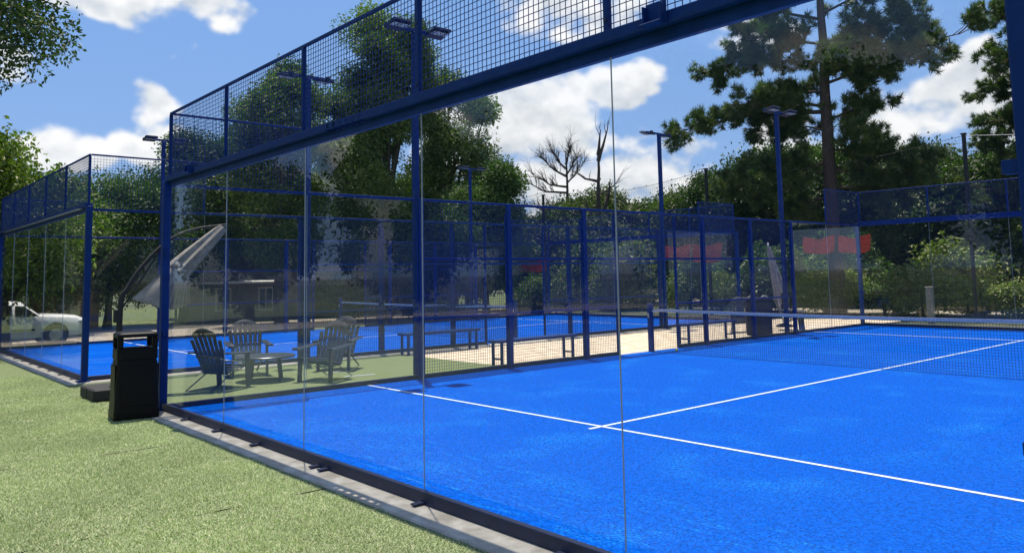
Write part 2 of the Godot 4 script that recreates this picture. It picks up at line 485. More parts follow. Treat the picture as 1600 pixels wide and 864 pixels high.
# A side wall along local x from 0 to 20 (from the near back wall to the far one); +z is the outside.
func side_wall(label: String, at: Vector3, turn: float) -> void:
	var t := thing("court_side_wall", label, "fence", at, turn, "side walls of the courts")
	var pane := one_box(Vector3(1.0, 1.53, 0), Vector3(1.99, 2.9, 0.012), 0.0015).done()
	for x in [0.02, 2.01, 15.99, 17.98]:
		part("glass_panel", pane, M.glass, t, Vector3(x, 0, 0))
	for x in [2.005, 17.985]:
		part("joint_seal", one_box(Vector3(x, 1.53, 0), Vector3(0.0035, 2.9, 0.010), 0.0), M.seal, t)
	for s in [[0.0, 9.0], [11.0, 20.0]]:
		part("base_rail", one_box(Vector3((s[0] + s[1]) / 2, 0.05, 0.0), Vector3(s[1] - s[0], 0.07, 0.05)), M.frame_dark, t)
	part("top_rail", one_box(Vector3(10, 3.0, 0.0), Vector3(20.0, 0.045, 0.05)), M.paint, t)
	# posts: thick ones every 2 m, thin ones at the gateway
	for x in [4.05, 6.0, 8.0, 12.0, 14.0, 15.95]:
		var post := part("post", one_box(Vector3(x, 1.51, 0.06), Vector3(0.1, 3.0, 0.06), 0.006), M.paint, t)
		part("sleeve", one_box(Vector3(x - 0.07, 1.42, 0.05), Vector3(0.035, 2.8, 0.03), 0.003), M.paint, post)
	for x in [9.0, 11.0]:
		part("gate_post", one_box(Vector3(x, 1.49, 0.0), Vector3(0.05, 2.94, 0.05), 0.004), M.paint, t)
	for s in [[4.1, 9.0], [11.0, 15.9]]:
		var c: float = (s[0] + s[1]) / 2
		part("middle_rail", one_box(Vector3(c, 2.0, 0.0), Vector3(s[1] - s[0] - 0.05, 0.045, 0.04)), M.paint, t)
		part("hand_rail", one_box(Vector3(c, 1.0, 0.0), Vector3(s[1] - s[0] - 0.05, 0.04, 0.04)), M.paint, t)
	part("lintel", one_box(Vector3(10, 2.0, 0.0), Vector3(1.95, 0.05, 0.05)), M.paint, t)
	for s in [[4.1, 1.9], [6.0, 2.0], [8.0, 1.0], [11.0, 1.0], [12.0, 2.0], [14.0, 1.9]]:
		part("wire_mesh", wire_panel(s[1], 2.9), M.wire, t, Vector3(s[0], 0.08, 0.0))
	part("wire_mesh", wire_panel(2.0, 0.95), M.wire, t, Vector3(9.0, 2.03, 0.0))
	# the corners are fenced to 4 m
	for x in [0.0, 18.0]:
		part("corner_rail", one_box(Vector3(x + 1.0, 3.985, 0.0), Vector3(2.0, 0.03, 0.03), 0.003), M.paint, t)
		part("corner_mesh", wire_panel(2.0, 0.94), M.wire, t, Vector3(x, 3.02, 0.0))
		part("corner_upright", one_box(Vector3(2.0 if x < 1 else 18.0, 3.5, 0.0), Vector3(0.035, 0.95, 0.035), 0.003), M.paint, t)

func light_pole(label: String, x: float, z: float, side: float) -> void:
	var t := thing("light_pole", label, "light pole", Vector3(x, 0, z), 0.0, "court floodlight poles")
	part("pole", one_box(Vector3(0, 2.98, 0), Vector3(0.1, 5.96, 0.1), 0.008), M.paint, t)
	part("foot_plate", one_box(Vector3(0, 0.02, 0), Vector3(0.24, 0.02, 0.24), 0.003), M.paint, t)
	part("cross_arm", one_box(Vector3(0, 5.99, 0), Vector3(0.06, 0.06, 1.2), 0.005), M.paint, t)
	for s in [-1.0, 1.0]:
		var b := Basis(Vector3(0, 0, 1), side * 0.25)
		var f := MB.new()
		f.cbox(Vector3.ZERO, Vector3(0.34, 0.05, 0.36), 0.008, b)
		for k in 5:
			f.box(b * Vector3(-0.12 + k * 0.06, 0.035, 0), Vector3(0.008, 0.03, 0.3), b)
		f.cbox(b * Vector3(-side * 0.16, 0.05, 0), Vector3(0.05, 0.1, 0.1), 0.005, b)
		var h := part("floodlight", f, M.frame_dark, t, Vector3(side * 0.12, 5.99, s * 0.42))
		for r in [-0.085, 0.085]:
			part("lens", one_box(b * Vector3(0, -0.028, r), Vector3(0.28, 0.006, 0.15), 0.0).done(), M.led, h)

func court_net(label: String, x0: float, x1: float, z: float) -> void:
	var t := thing("court_net", label, "net", Vector3(x0, 0, z), 0.0, "nets across the courts")
	var w := x1 - x0
	for x in [0.05, w - 0.05]:
		var p := part("post", one_box(Vector3(x, 0.52, 0), Vector3(0.1, 1.02, 0.1), 0.008), M.paint, t)
		part("cap", one_box(Vector3(x, 1.04, 0), Vector3(0.085, 0.025, 0.085), 0.004), M.frame_dark, p)
		part("winder", one_box(Vector3(x, 0.78, 0.06), Vector3(0.03, 0.09, 0.03), 0.003), M.galvanised, p)
	var m := MB.new()
	var n := int(w / 0.045)
	var sag := func(q: float) -> float: return 0.925 - 0.04 * sin(PI * clampf(q / w, 0, 1))
	for k in n:
		var x := 0.12 + (w - 0.24) * k / (n - 1)
		m.wire(Vector3(x, 0.012, 0), Vector3(x, sag.call(x) - 0.03, 0), 0.0034)
	for r in 19:
		for s in 20:
			var xa := 0.12 + (w - 0.24) * s / 20.0
			var xb := 0.12 + (w - 0.24) * (s + 1) / 20.0
			m.wire(Vector3(xa, 0.012 + (sag.call(xa) - 0.04) * r / 18.5, 0.003), Vector3(xb, 0.012 + (sag.call(xb) - 0.04) * r / 18.5, 0.003), 0.0034)
	part("net_mesh", m, M.cord, t)
	var b := MB.new()
	for s in 24:
		var xa := 0.14 + (w - 0.28) * s / 24.0
		var xb := 0.14 + (w - 0.28) * (s + 1) / 24.0
		var ya: float = sag.call(xa)
		var yb: float = sag.call(xb)
		for zz in [-0.008, 0.008]:
			if zz > 0: b.quad(Vector3(xa, ya - 0.055, zz), Vector3(xb, yb - 0.055, zz), Vector3(xb, yb, zz), Vector3(xa, ya, zz))
			else: b.quad(Vector3(xa, ya, zz), Vector3(xb, yb, zz), Vector3(xb, yb - 0.055, zz), Vector3(xa, ya - 0.055, zz))
		b.quad(Vector3(xa, ya, 0.008), Vector3(xb, yb, 0.008), Vector3(xb, yb, -0.008), Vector3(xa, ya, -0.008))
		b.quad(Vector3(xa, ya - 0.055, -0.008), Vector3(xb, yb - 0.055, -0.008), Vector3(xb, yb - 0.055, 0.008), Vector3(xa, ya - 0.055, 0.008))
	part("top_band", b, M.tape, t)
	for x in [0.16, w - 0.16]:
		part("strap", one_box(Vector3(x, 0.87, 0.0), Vector3(0.12, 0.03, 0.022), 0.003), M.tape, t)

func sheet(x0: float, x1: float, z0: float, z1: float, y: float, thick := 0.0) -> MB:
	var m := MB.new()
	if thick > 0.0:
		m.cbox(Vector3((x0 + x1) / 2, y - thick / 2, (z0 + z1) / 2), Vector3(x1 - x0, thick, z1 - z0), minf(0.012, thick * 0.4))
	else:
		m.quad(Vector3(x0, y, z1), Vector3(x1, y, z1), Vector3(x1, y, z0), Vector3(x0, y, z0))
	return m

func court_floor(x0: float, x1: float) -> void:
	structure("court_pad", sheet(x0 - 0.2, x1 + 0.3, -20.4, 0.33, 0.006, 0.12), M.concrete)
	var f := structure("court_surface", sheet(x0 + 0.0, x1, -20.0, 0.0, 0.014), M.court)
	var c := (x0 + x1) / 2
	for z in [-3.05, -16.95]:
		part("service_line", sheet(x0 + 0.01, x1 - 0.01, z - 0.025, z + 0.025, 0.018), M.white_line, f)
	part("centre_line", sheet(c - 0.025, c + 0.025, -17.15, -16.98, 0.018), M.white_line, f)
	part("centre_line", sheet(c - 0.025, c + 0.025, -16.92, -3.08, 0.018), M.white_line, f)
	part("centre_line", sheet(c - 0.025, c + 0.025, -3.02, -2.85, 0.018), M.white_line, f)

# ---------------------------------------------------------------- furniture
func adirondack(label: String, at: Vector3, turn: float) -> Node3D:
	var t := thing("adirondack_chair", label, "chair", at, turn, "adirondack chairs between the courts")
	for s in [-1.0, 1.0]:
		# side rail: from the front of the seat down to the rear foot
		var r := MB.new()
		var pts := [Vector3(s * 0.24, 0.33, 0.30), Vector3(s * 0.24, 0.21, -0.12), Vector3(s * 0.24, 0.02, -0.50)]
		for k in 2:
			var a: Vector3 = pts[k]
			var b: Vector3 = pts[k + 1]
			var d := (b - a).normalized()
			r.cbox((a + b) / 2, Vector3(0.035, 0.095, (b - a).length() + 0.04), 0.006, Basis(Vector3.RIGHT, d.cross(Vector3.UP), -d).orthonormalized())
		part("rear_leg", r, M.chair, t)
		var f := MB.new()
		f.cbox(Vector3(s * 0.29, 0.27, 0.27), Vector3(0.035, 0.54, 0.10), 0.006, Basis(Vector3.RIGHT, -0.08))
		part("front_leg", f, M.chair, t)
		var arm := MB.new()
		arm.cbox(Vector3(s * 0.325, 0.555, 0.02), Vector3(0.13, 0.026, 0.72), 0.01, Basis(Vector3.RIGHT, 0.06))
		arm.cbox(Vector3(s * 0.325, 0.556, 0.37), Vector3(0.10, 0.025, 0.03), 0.01)
		part("armrest", arm, M.chair, t)
	for k in 6:
		var q := k / 5.0
		part("seat_slat", one_box(Vector3(0, lerpf(0.385, 0.265, q) - 0.02 * sin(q * PI), lerpf(0.30, -0.13, q)), Vector3(0.52, 0.022, 0.082), 0.006), M.chair, t)
	var lean := Basis(Vector3.RIGHT, -0.42)
	for k in 7:
		var q := k - 3
		var hgt := 0.80 - 0.021 * q * q
		var fan := lean * Basis(Vector3.BACK, -q * 0.035)
		var m := MB.new()
		# rounded-top slat
		m.cbox(fan * Vector3(0, hgt / 2, 0), Vector3(0.066, hgt, 0.02), 0.006, fan)
		part("back_slat", m, M.chair, t, Vector3(q * 0.069, 0.23, -0.13))
	var top := MB.new()
	var rows := []
	for k in 13:
		var a := -0.9 + 1.8 * k / 12.0
		var o := Vector3(sin(a) * 0.30, 0.50 + cos(a) * 0.305, 0)
		var inn := Vector3(sin(a) * 0.245, 0.45 + cos(a) * 0.275, 0)
		rows.append([Vector3(0, 0.23, -0.13) + lean * (inn + Vector3(0, 0, 0.014)), Vector3(0, 0.23, -0.13) + lean * (o + Vector3(0, 0, 0.014)), Vector3(0, 0.23, -0.13) + lean * (o - Vector3(0, 0, 0.014)), Vector3(0, 0.23, -0.13) + lean * (inn - Vector3(0, 0, 0.014)), Vector3(0, 0.23, -0.13) + lean * (inn + Vector3(0, 0, 0.014))])
	top.grid(rows)
	part("back_arch", top, M.chair, t)
	part("back_brace", one_box(Vector3(0, 0.23, -0.13) + lean * Vector3(0, 0.33, -0.025), Vector3(0.5, 0.05, 0.02), 0.004), M.chair, t)
	return t

func low_table(at: Vector3) -> void:
	var t := thing("round_table", "low round dark table in the middle of the four adirondack chairs", "table", at, 0.3)
	var m := MB.new()
	m.lathe([Vector2(0.0, 0.42), Vector2(0.47, 0.42), Vector2(0.485, 0.41), Vector2(0.485, 0.385), Vector2(0.46, 0.38), Vector2(0.0, 0.38)], 36)
	part("table_top", m, M.chair, t)
	for k in 4:
		var a := TAU * k / 4
		var l := MB.new()
		l.tube([Vector3(cos(a) * 0.3, 0.385, sin(a) * 0.3), Vector3(cos(a) * 0.36, 0.0, sin(a) * 0.36)], [0.025, 0.02], 8)
		part("leg", l, M.chair, t)

func bench(label: String, at: Vector3, turn: float) -> void:
	var t := thing("bench", label, "bench", at, turn, "blue metal benches along the fences")
	part("seat", one_box(Vector3(0, 0.45, 0), Vector3(2.1, 0.05, 0.34), 0.008), M.paint, t)
	for x in [-0.95, 0.95]:
		for z in [-0.13, 0.13]:
			part("leg", one_box(Vector3(x, 0.215, z), Vector3(0.05, 0.43, 0.05), 0.005), M.paint, t)
		part("stretcher", one_box(Vector3(x, 0.12, 0), Vector3(0.03, 0.03, 0.2), 0.003), M.paint, t)

func rounded_shell(m: MB, sections: Array, rad: float) -> void:   # sections: [y, half x, half z]; rounded rectangles lofted upwards
	var rows := []
	for s in sections:
		var row := []
		for k in 4:
			var ctr := Vector3((1.0 if k in [0, 3] else -1.0) * (s[1] - rad), s[0], (1.0 if k in [0, 1] else -1.0) * (s[2] - rad))
			for q in 5:
				var a := PI / 2 * k + PI / 2 * q / 4.0
				row.append(ctr + Vector3(cos(a) * rad, 0, sin(a) * rad))
		row.append(row[0])
		rows.append(row)
	m.grid(rows)

func waste_bin(at: Vector3, turn: float) -> void:
	var t := thing("waste_bin", "tall black plastic waste bin with open hood beside the glass corner", "bin", at, turn)
	# tapered lower body (narrower towards the top), a waist groove, then a hood with four openings
	var body := MB.new()
	rounded_shell(body, [[0.0, 0.255, 0.225], [0.02, 0.265, 0.235], [0.10, 0.265, 0.235], [0.115, 0.26, 0.23], [0.70, 0.235, 0.208], [0.715, 0.228, 0.2], [0.73, 0.228, 0.2]], 0.045)
	part("body", body, M.black, t)
	for s in [[Vector3(0, 0.42, 0.228), Vector3(0.38, 0.5, 0.012), 0.0], [Vector3(0, 0.42, -0.228), Vector3(0.38, 0.5, 0.012), 0.0], [Vector3(0.257, 0.42, 0), Vector3(0.33, 0.5, 0.012), PI / 2], [Vector3(-0.257, 0.42, 0), Vector3(0.33, 0.5, 0.012), PI / 2]]:
		var p := MB.new()
		p.cbox(Vector3.ZERO, s[1], 0.005, Basis(Vector3.UP, s[2]) * Basis(Vector3.RIGHT, -0.04 * signf(s[0].z if s[2] == 0.0 else -s[0].x) if s[2] == 0.0 else 0.0))
		var q: Vector3 = s[0]
		part("side_panel", p, M.black, t, q * Vector3(0.965, 1, 0.965))
	part("skirt_ridge", one_box(Vector3(0, 0.118, 0), Vector3(0.50, 0.008, 0.462), 0.003), M.black, t)
	var hood := MB.new()
	rounded_shell(hood, [[0.735, 0.232, 0.205], [0.74, 0.238, 0.211], [0.865, 0.236, 0.209], [0.872, 0.225, 0.2], [0.872, 0.2, 0.175]], 0.045)
	part("hood_base", hood, M.black, t)
	for sx in [-1.0, 1.0]:
		for sz in [-1.0, 1.0]:
			part("hood_pillar", one_box(Vector3(sx * 0.2, 0.945, sz * 0.174), Vector3(0.066, 0.16, 0.066), 0.018), M.black, t)
	var cap := MB.new()
	rounded_shell(cap, [[1.01, 0.18, 0.15], [1.01, 0.234, 0.207], [1.02, 0.238, 0.211], [1.045, 0.236, 0.209], [1.062, 0.222, 0.196], [1.072, 0.19, 0.165], [1.078, 0.1, 0.08], [1.078, 0.046, 0.046]], 0.045)
	cap.lathe([Vector2(0.0, 1.0785), Vector2(0.07, 1.078)], 20)
	part("hood_cap", cap, M.black, t)
	var ln := MB.new()
	rounded_shell(ln, [[0.871, 0.2, 0.175], [0.86, 0.19, 0.165]], 0.045)
	part("liner_rim", ln, M.galvanised, t)

func pleated(m: MB, top: Vector3, hem: Vector3, r0: float, r1: float, folds: int, depth: float, ragged: float, sd: int, rows_n := 16, drop := 0.0) -> void:
	var ax := (hem - top).normalized()
	var s := ax.cross(Vector3.UP).normalized()
	if s.length() < 0.5: s = Vector3.RIGHT
	var w := ax.cross(s)
	var nz := noise(sd, 0.8, 2)
	var rows := []
	for k in rows_n + 1:
		var q := float(k) / rows_n
		var row := []
		for j in folds * 8 + 1:
			var a := TAU * j / (folds * 8)
			var ext := 1.0 + ragged * q * q * nz.get_noise_2d(cos(a) * 2.0, sin(a) * 2.0) * 2.0
			var r := lerpf(r0, r1, pow(q, 0.75)) * (1.0 + depth * (0.3 + 0.7 * q) * (1.0 - 2.0 * absf(sin(folds * 0.5 * a))) + 0.22 * q * nz.get_noise_2d(cos(a) * 1.5, sin(a) * 1.5))
			var p := top + (hem - top) * q * ext + (s * cos(a) + w * sin(a)) * r
			p.y -= maxf(0.0, q - 0.72) * 0.5 * maxf(0.0, ext - 0.9)
			row.append(p)
		rows.append(row)
	if drop > 0.0:   # the loose hem hangs straight down
		var hemrow: Array = rows[rows.size() - 1]
		for k in range(1, 6):
			var row := []
			for j in hemrow.size():
				var a := TAU * j / (folds * 8)
				var f := clampf(0.55 + 1.1 * nz.get_noise_2d(cos(a) * 1.3 + 9.0, sin(a) * 1.3), 0.1, 1.0)
				row.append(hemrow[j] + Vector3(0.02 * sin(a * 9.0 + k), -drop * f * k / 5.0, 0.02 * cos(a * 7.0 + k)))
			rows.append(row)
	m.grid(rows)

func cantilever_umbrella() -> void:
	var base := Vector3(-1.9, 0, 0.1)
	var t := thing("cantilever_umbrella", "grey cantilever umbrella folded on a curved black mast behind the bin", "umbrella", base)
	var dir := Vector3(0.137, 0, -0.99)
	var mast := MB.new()
	var pts := [Vector3(0, 0.2, 0), Vector3(0, 1.35, 0)]
	for q in [[0.10, 1.62], [0.26, 1.90], [0.60, 2.29], [0.98, 2.51], [1.55, 2.61]]:
		pts.append(dir * q[0] + Vector3.UP * q[1])
	var fine := []
	var radii := []
	for k in 25:
		var q := k / 24.0 * (pts.size() - 1)
		var i0 := mini(int(q), pts.size() - 2)
		var a: Vector3 = pts[i0]
		fine.append(a.cubic_interpolate(pts[i0 + 1], pts[maxi(i0 - 1, 0)], pts[mini(i0 + 2, pts.size() - 1)], q - i0))
		radii.append(lerpf(0.045, 0.018, k / 24.0))
	mast.tube(fine, radii, 10)
	part("mast", mast, M.black_matt, t)
	var base_m := MB.new()
	for k in 4:
		base_m.cbox(Vector3(-0.2 + 0.4 * (k % 2), 0.09, -0.22 + 0.44 * (k / 2)), Vector3(0.38, 0.17, 0.42), 0.02)
	part("base_weights", base_m, M.black_matt, t)
	part("crank_box", one_box(Vector3(0, 1.2, 0.05), Vector3(0.09, 0.2, 0.08), 0.01), M.black_matt, t)
	var strut := MB.new()
	strut.tube([dir * 0.02 + Vector3.UP * 1.3, dir * 0.55 + Vector3.UP * 2.2], [0.012, 0.012], 6)
	part("strut", strut, M.black_matt, t)
	var cl := MB.new()
	var top := dir * 1.48 + Vector3.UP * 2.56
	pleated(cl, top, dir * 0.80 + Vector3.UP * 1.86, 0.075, 0.15, 6, 0.34, 0.0, 91, 18)
	part("canopy", cl, M.cloth, t)
	var tie := MB.new()
	tie.tube([dir * 0.86 + Vector3.UP * 1.93, dir * 0.82 + Vector3.UP * 1.89], [0.165, 0.165], 16, false)
	part("tie_strap", tie, M.cloth, t)
	# below the strap the hem fans out: one stiff panel to the left, hanging pleats to the right
	var hem := [[0.16, 1.45], [0.34, 1.36], [0.50, 1.30], [0.62, 1.26], [0.74, 1.25], [0.86, 1.27], [0.97, 1.33]]
	for side in [1.0, -1.0]:
		var fl := MB.new()
		var rows := []
		for k in 11:
			var q := k / 10.0
			var row := []
			for j in 61:
				var e := j / 60.0
				var at_ := e * 6.0
				var i0 := mini(int(at_), 5)
				var u := lerpf(hem[i0][0], hem[i0 + 1][0], at_ - i0)
				var v := lerpf(hem[i0][1], hem[i0 + 1][1], at_ - i0)
				var pleat := absf(sin(e * e * PI * 7.0))
				var bulge := sin(PI * q * 0.5 + 0.6)
				var off: float = side * (0.035 + 0.10 * smoothstep(0.0, 0.25, e) * (1.0 - 0.5 * e) * bulge) - pleat * 0.07 * side * smoothstep(0.15, 0.5, e) * (0.3 + 0.7 * q)
				row.append(dir * lerpf(0.70 + 0.24 * e, u, pow(q, 0.9)) + Vector3.UP * (lerpf(1.93 - 0.10 * e, v + 0.03 * pleat, q)) + Vector3(off, 0, 0))
			rows.append(row)
		fl.grid(rows)
		part("canopy_skirt", fl, M.cloth, t)
	var rb := MB.new()
	rb.tube([dir * 1.55 + Vector3.UP * 2.61, top], [0.01, 0.01], 6)
	part("hanger", rb, M.galvanised, t)

func closed_umbrella(at: Vector3) -> void:
	var t := thing("closed_umbrella", "pale closed market umbrella leaning behind the far patio chairs", "umbrella", at)
	var p := MB.new()
	p.tube([Vector3(0.2, 0, 0.0), Vector3(0, 0.9, 0.0), Vector3(-0.2, 2.5, 0.05)], [0.025, 0.025, 0.02], 8)
	part("pole", p, M.galvanised, t)
	var c := MB.new()
	pleated(c, Vector3(-0.19, 2.43, 0.05), Vector3(0.12, 0.85, 0.0), 0.05, 0.17, 8, 0.3, 0.15, 92)
	part("canopy", c, M.cloth, t)
	var f := MB.new()
	f.lathe([Vector2(0.0, 2.56), Vector2(0.03, 2.54), Vector2(0.03, 2.5), Vector2(0.02, 2.44)], 10, Vector3(-0.2, 0, 0.05))
	part("finial", f, M.white, t)
	var b := MB.new()
	b.lathe([Vector2(0.0, 0.1), Vector2(0.08, 0.1), Vector2(0.24, 0.05), Vector2(0.26, 0.0)], 20, Vector3(0.2, 0, 0))
	part("base", b, M.black_matt, t)

func storage_bin(at: Vector3, turn: float) -> void:
	var t := thing("storage_bin", "square dark storage bin with two pale lid handles on the far paving", "bin", at, turn)
	part("body", one_box(Vector3(0, 0.46, 0), Vector3(0.66, 0.92, 0.6), 0.03), M.black_matt, t)
	part("lid", one_box(Vector3(0, 0.955, 0), Vector3(0.72, 0.06, 0.66), 0.02), M.black_matt, t)
	for s in [-1.0, 1.0]:
		var m := MB.new()
		m.tube([Vector3(s * 0.08, 0.985, 0.2), Vector3(s * 0.12, 1.03, 0.2), Vector3(s * 0.2, 1.03, 0.2), Vector3(s * 0.26, 0.985, 0.2)], [0.014, 0.014, 0.014, 0.014], 6)
		part("handle", m, M.galvanised, t)

func padel_ball(at: Vector3) -> void:
	var t := thing("padel_ball", "small yellow ball lying on the blue court in front of the net", "ball", at)
	var m := MB.new()
	var prof := []
	for k in 13:
		var a := -PI / 2 + PI * k / 12
		prof.append(Vector2(cos(a) * 0.033, sin(a) * 0.033))
	prof.reverse()
	m.lathe(prof, 18)
	part("felt", m, M.ball, t)
	var s := MB.new()
	var pts := []
	var r := []
	for k in 41:
		var a := TAU * k / 40
		pts.append(Vector3(cos(a) + 0.42 * cos(3 * a), sin(a) - 0.42 * sin(3 * a), 1.25 * sin(2 * a)).normalized() * 0.0328)
		r.append(0.0014)
	s.tube(pts, r, 5, false)
	part("seam", s, M.white, t)

# ---------------------------------------------------------------- trees
func rv() -> Vector3:
	var p := Vector3.ONE
	while p.length_squared() > 1.0 or p.length_squared() < 0.01:
		p = Vector3(rng.randf_range(-1, 1), rng.randf_range(-1, 1), rng.randf_range(-1, 1))
	return p

func leaf_cluster(n: int, reach: float, l: float, wd: float, sd: int) -> ArrayMesh:
	rng.seed = sd
	var m := MB.new()
	for k in n:
		var p := rv() * reach
		var d := (rv() + p.normalized() * 0.6 + Vector3(0, -0.25, 0)).normalized()
		var s := d.cross(rv().normalized() + Vector3.UP * 0.8).normalized()
		var up := s.cross(d)
		var a := p
		var e := p + d * l * rng.randf_range(0.7, 1.2)
		var mid := p.lerp(e, 0.45)
		var f := rng.randf_range(0.8, 1.25)
		m.tint = Color(f, f * rng.randf_range(0.95, 1.05), f * 0.95)
		m.tri(a, mid + s * wd + up * wd * 0.35, e)
		m.tri(a, e, mid - s * wd + up * wd * 0.35)
	return m.done()

func needle_tuft(n: int, l: float, sd: int) -> ArrayMesh:
	rng.seed = sd
	var m := MB.new()
	for k in n:
		var d := (rv().normalized() + Vector3(0, 0, 0.9)).normalized()
		var s := d.cross(rv()).normalized() * 0.009
		var b := Vector3(0, 0, rng.randf_range(-0.12, 0.06))
		var f := rng.randf_range(0.7, 1.3)
		m.tint = Color(f, f, f)
		var mid := b + d * l * 0.5 + Vector3(0, 0.012, 0)
		var e := b + d * l * rng.randf_range(0.75, 1.1)
		m.quad(b - s, b + s, mid + s, mid - s)
		m.tri(mid - s, mid + s, e)
	return m.done()

func crown_node(mesh: ArrayMesh, xf: Array, cols: Array, parent: Node, called := "crown") -> MultiMeshInstance3D:
	var mm := MultiMesh.new()
	mm.transform_format = MultiMesh.TRANSFORM_3D
	mm.use_colors = true
	mm.mesh = mesh
	mm.instance_count = xf.size()
	for k in xf.size():
		mm.set_instance_transform(k, xf[k])
		mm.set_instance_color(k, cols[k])
	var o := MultiMeshInstance3D.new()
	o.multimesh = mm
	o.material_override = M.leaf
	o.name = called
	parent.add_child(o, true)
	o.set_meta("kind", "stuff")
	return o

func wander(a: Vector3, b: Vector3, n: int, amp: float) -> Array:
	var out := []
	for k in n + 1:
		var q := float(k) / n
		out.append(a.lerp(b, q) + rv() * amp * sin(q * PI) )
	return out

# A broadleaf tree: h high, crown from base_h, spread wide; lobes of leaf clusters on limbs.
func broadleaf(called: String, label: String, group: String, at: Vector3, h: float, base_h: float, spread: float, sd: int, lobes: int, per_lobe: int, mesh: ArrayMesh, dark: Color, light: Color, lobe_r := 0.2, turn := 0.0, cluster := 1.0) -> Node3D:
	rng.seed = sd
	var t := thing(called, label, "tree" if h > 3.2 else "shrub", at, turn, group)
	var tr := MB.new()
	var th := lerpf(base_h, h, 0.55)
	var thick := 0.018 * h + 0.06
	var main := wander(Vector3.ZERO, Vector3(rng.randf_range(-0.3, 0.3), th, rng.randf_range(-0.3, 0.3)), 6, 0.12 * h / 10.0)
	main[0] = Vector3(0, -0.05, 0)
	var rads := []
	for k in 7: rads.append(thick * (1.25 if k == 0 else 1.0 - 0.11 * k))
	tr.tube(main, rads, 9)
	var xf := []
	var cols := []
	var cy := (base_h + h) / 2
	var ry := (h - base_h) / 2
	for k in lobes:
		var ly := 1.0 - 2.0 * (k + rng.randf()) / lobes
		var la := rng.randf() * TAU
		var width := sqrt(maxf(0.0, 1.0 - pow(absf(ly), 2.6))) * pow(rng.randf(), 0.38)
		var r := spread * lobe_r * rng.randf_range(0.65, 1.25)
		var ctr := Vector3(cos(la) * (spread / 2 - r * 0.5) * width, cy + ly * (ry - r * 0.6), sin(la) * (spread / 2 - r * 0.5) * width)
		var from: Vector3 = main[rng.randi_range(2, 6)]
		if from.y > ctr.y + r * 0.3: from = main[2]
		tr.tube(wander(from, ctr, 4, 0.15), [thick * 0.42, thick * 0.34, thick * 0.26, thick * 0.18, thick * 0.08], 5, false)
		var tone := rng.randf()
		for j in per_lobe:
			var o := rv().normalized()
			o = (o + Vector3(0, 0.25, 0)).normalized() * pow(rng.randf(), 0.45)
			var p := ctr + Vector3(o.x, o.y * 0.82, o.z) * r * rng.randf_range(0.85, 1.12)
			var s := cluster * rng.randf_range(0.75, 1.3)
			xf.append(Transform3D(Basis.from_euler(Vector3(rng.randf_range(-0.6, 0.6), rng.randf() * TAU, rng.randf_range(-0.6, 0.6))).scaled(Vector3.ONE * s), p))
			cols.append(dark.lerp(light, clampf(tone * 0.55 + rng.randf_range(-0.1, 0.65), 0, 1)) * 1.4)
	part("trunk", tr, M.bark, t)
	crown_node(mesh, xf, cols, t)
	return t

func dead_tree(label: String, at: Vector3, branches: Array, h: float, r: float, twigs: int, sd: int) -> void:
	rng.seed = sd
	var t := thing("dead_tree", label, "tree", at, 0.0, "leafless dead trees in the wood")
	var right := Vector3(0.66, 0, -0.75)
	var back := Vector3(-0.75, 0, -0.66)
	var tr := MB.new()
	var main := wander(Vector3.ZERO, Vector3(0, h, 0), 8, 0.14)
	main[0] = Vector3(0, -0.05, 0)
	var rr := []
	for k in 9: rr.append(r * (1.0 - 0.095 * k))
	tr.tube(main, rr, 8)
	part("trunk", tr, M.dead_wood, t)
	for b in branches:   # [height share, sideways, rise, thickness share, depth]
		var m := MB.new()
		var y: float = b[0] * h
		var a := Vector3(0, y, 0)
		var e: Vector3 = a + right * b[1] + Vector3.UP * b[2] + back * b[4]
		var mid := a.lerp(e, 0.5) + Vector3.UP * (-0.12 * absf(b[1]))
		var p := [a, a.lerp(mid, 0.5) + rv() * 0.08, mid, mid.lerp(e, 0.5) + rv() * 0.08, e]
		var br: float = r * b[3]
		m.tube(p, [br, br * 0.8, br * 0.6, br * 0.42, br * 0.2], 6)
		for k in twigs:
			var q := rng.randf_range(0.25, 1.0)
			var idx := clampi(int(q * 4), 0, 3)
			var s: Vector3 = p[idx].lerp(p[idx + 1], q * 4 - idx)
			var d := (rv() + (e - a).normalized() * 0.8 + Vector3.UP * 0.7).normalized()
			var l := rng.randf_range(0.4, 1.1)
			var f := s + d * l
			m.tube([s, s.lerp(f, 0.5) + rv() * 0.08, f], [br * 0.22 + 0.008, br * 0.14 + 0.006, 0.005], 4, false)
			for z in (5 if twigs > 8 else 2):
				var s2 := s.lerp(f, rng.randf_range(0.3, 1.0))
				m.tube([s2, s2 + (d + rv() * 0.9).normalized() * l * rng.randf_range(0.35, 0.75)], [0.011, 0.006], 3, false)
		part("branch", m, M.dead_wood, t)

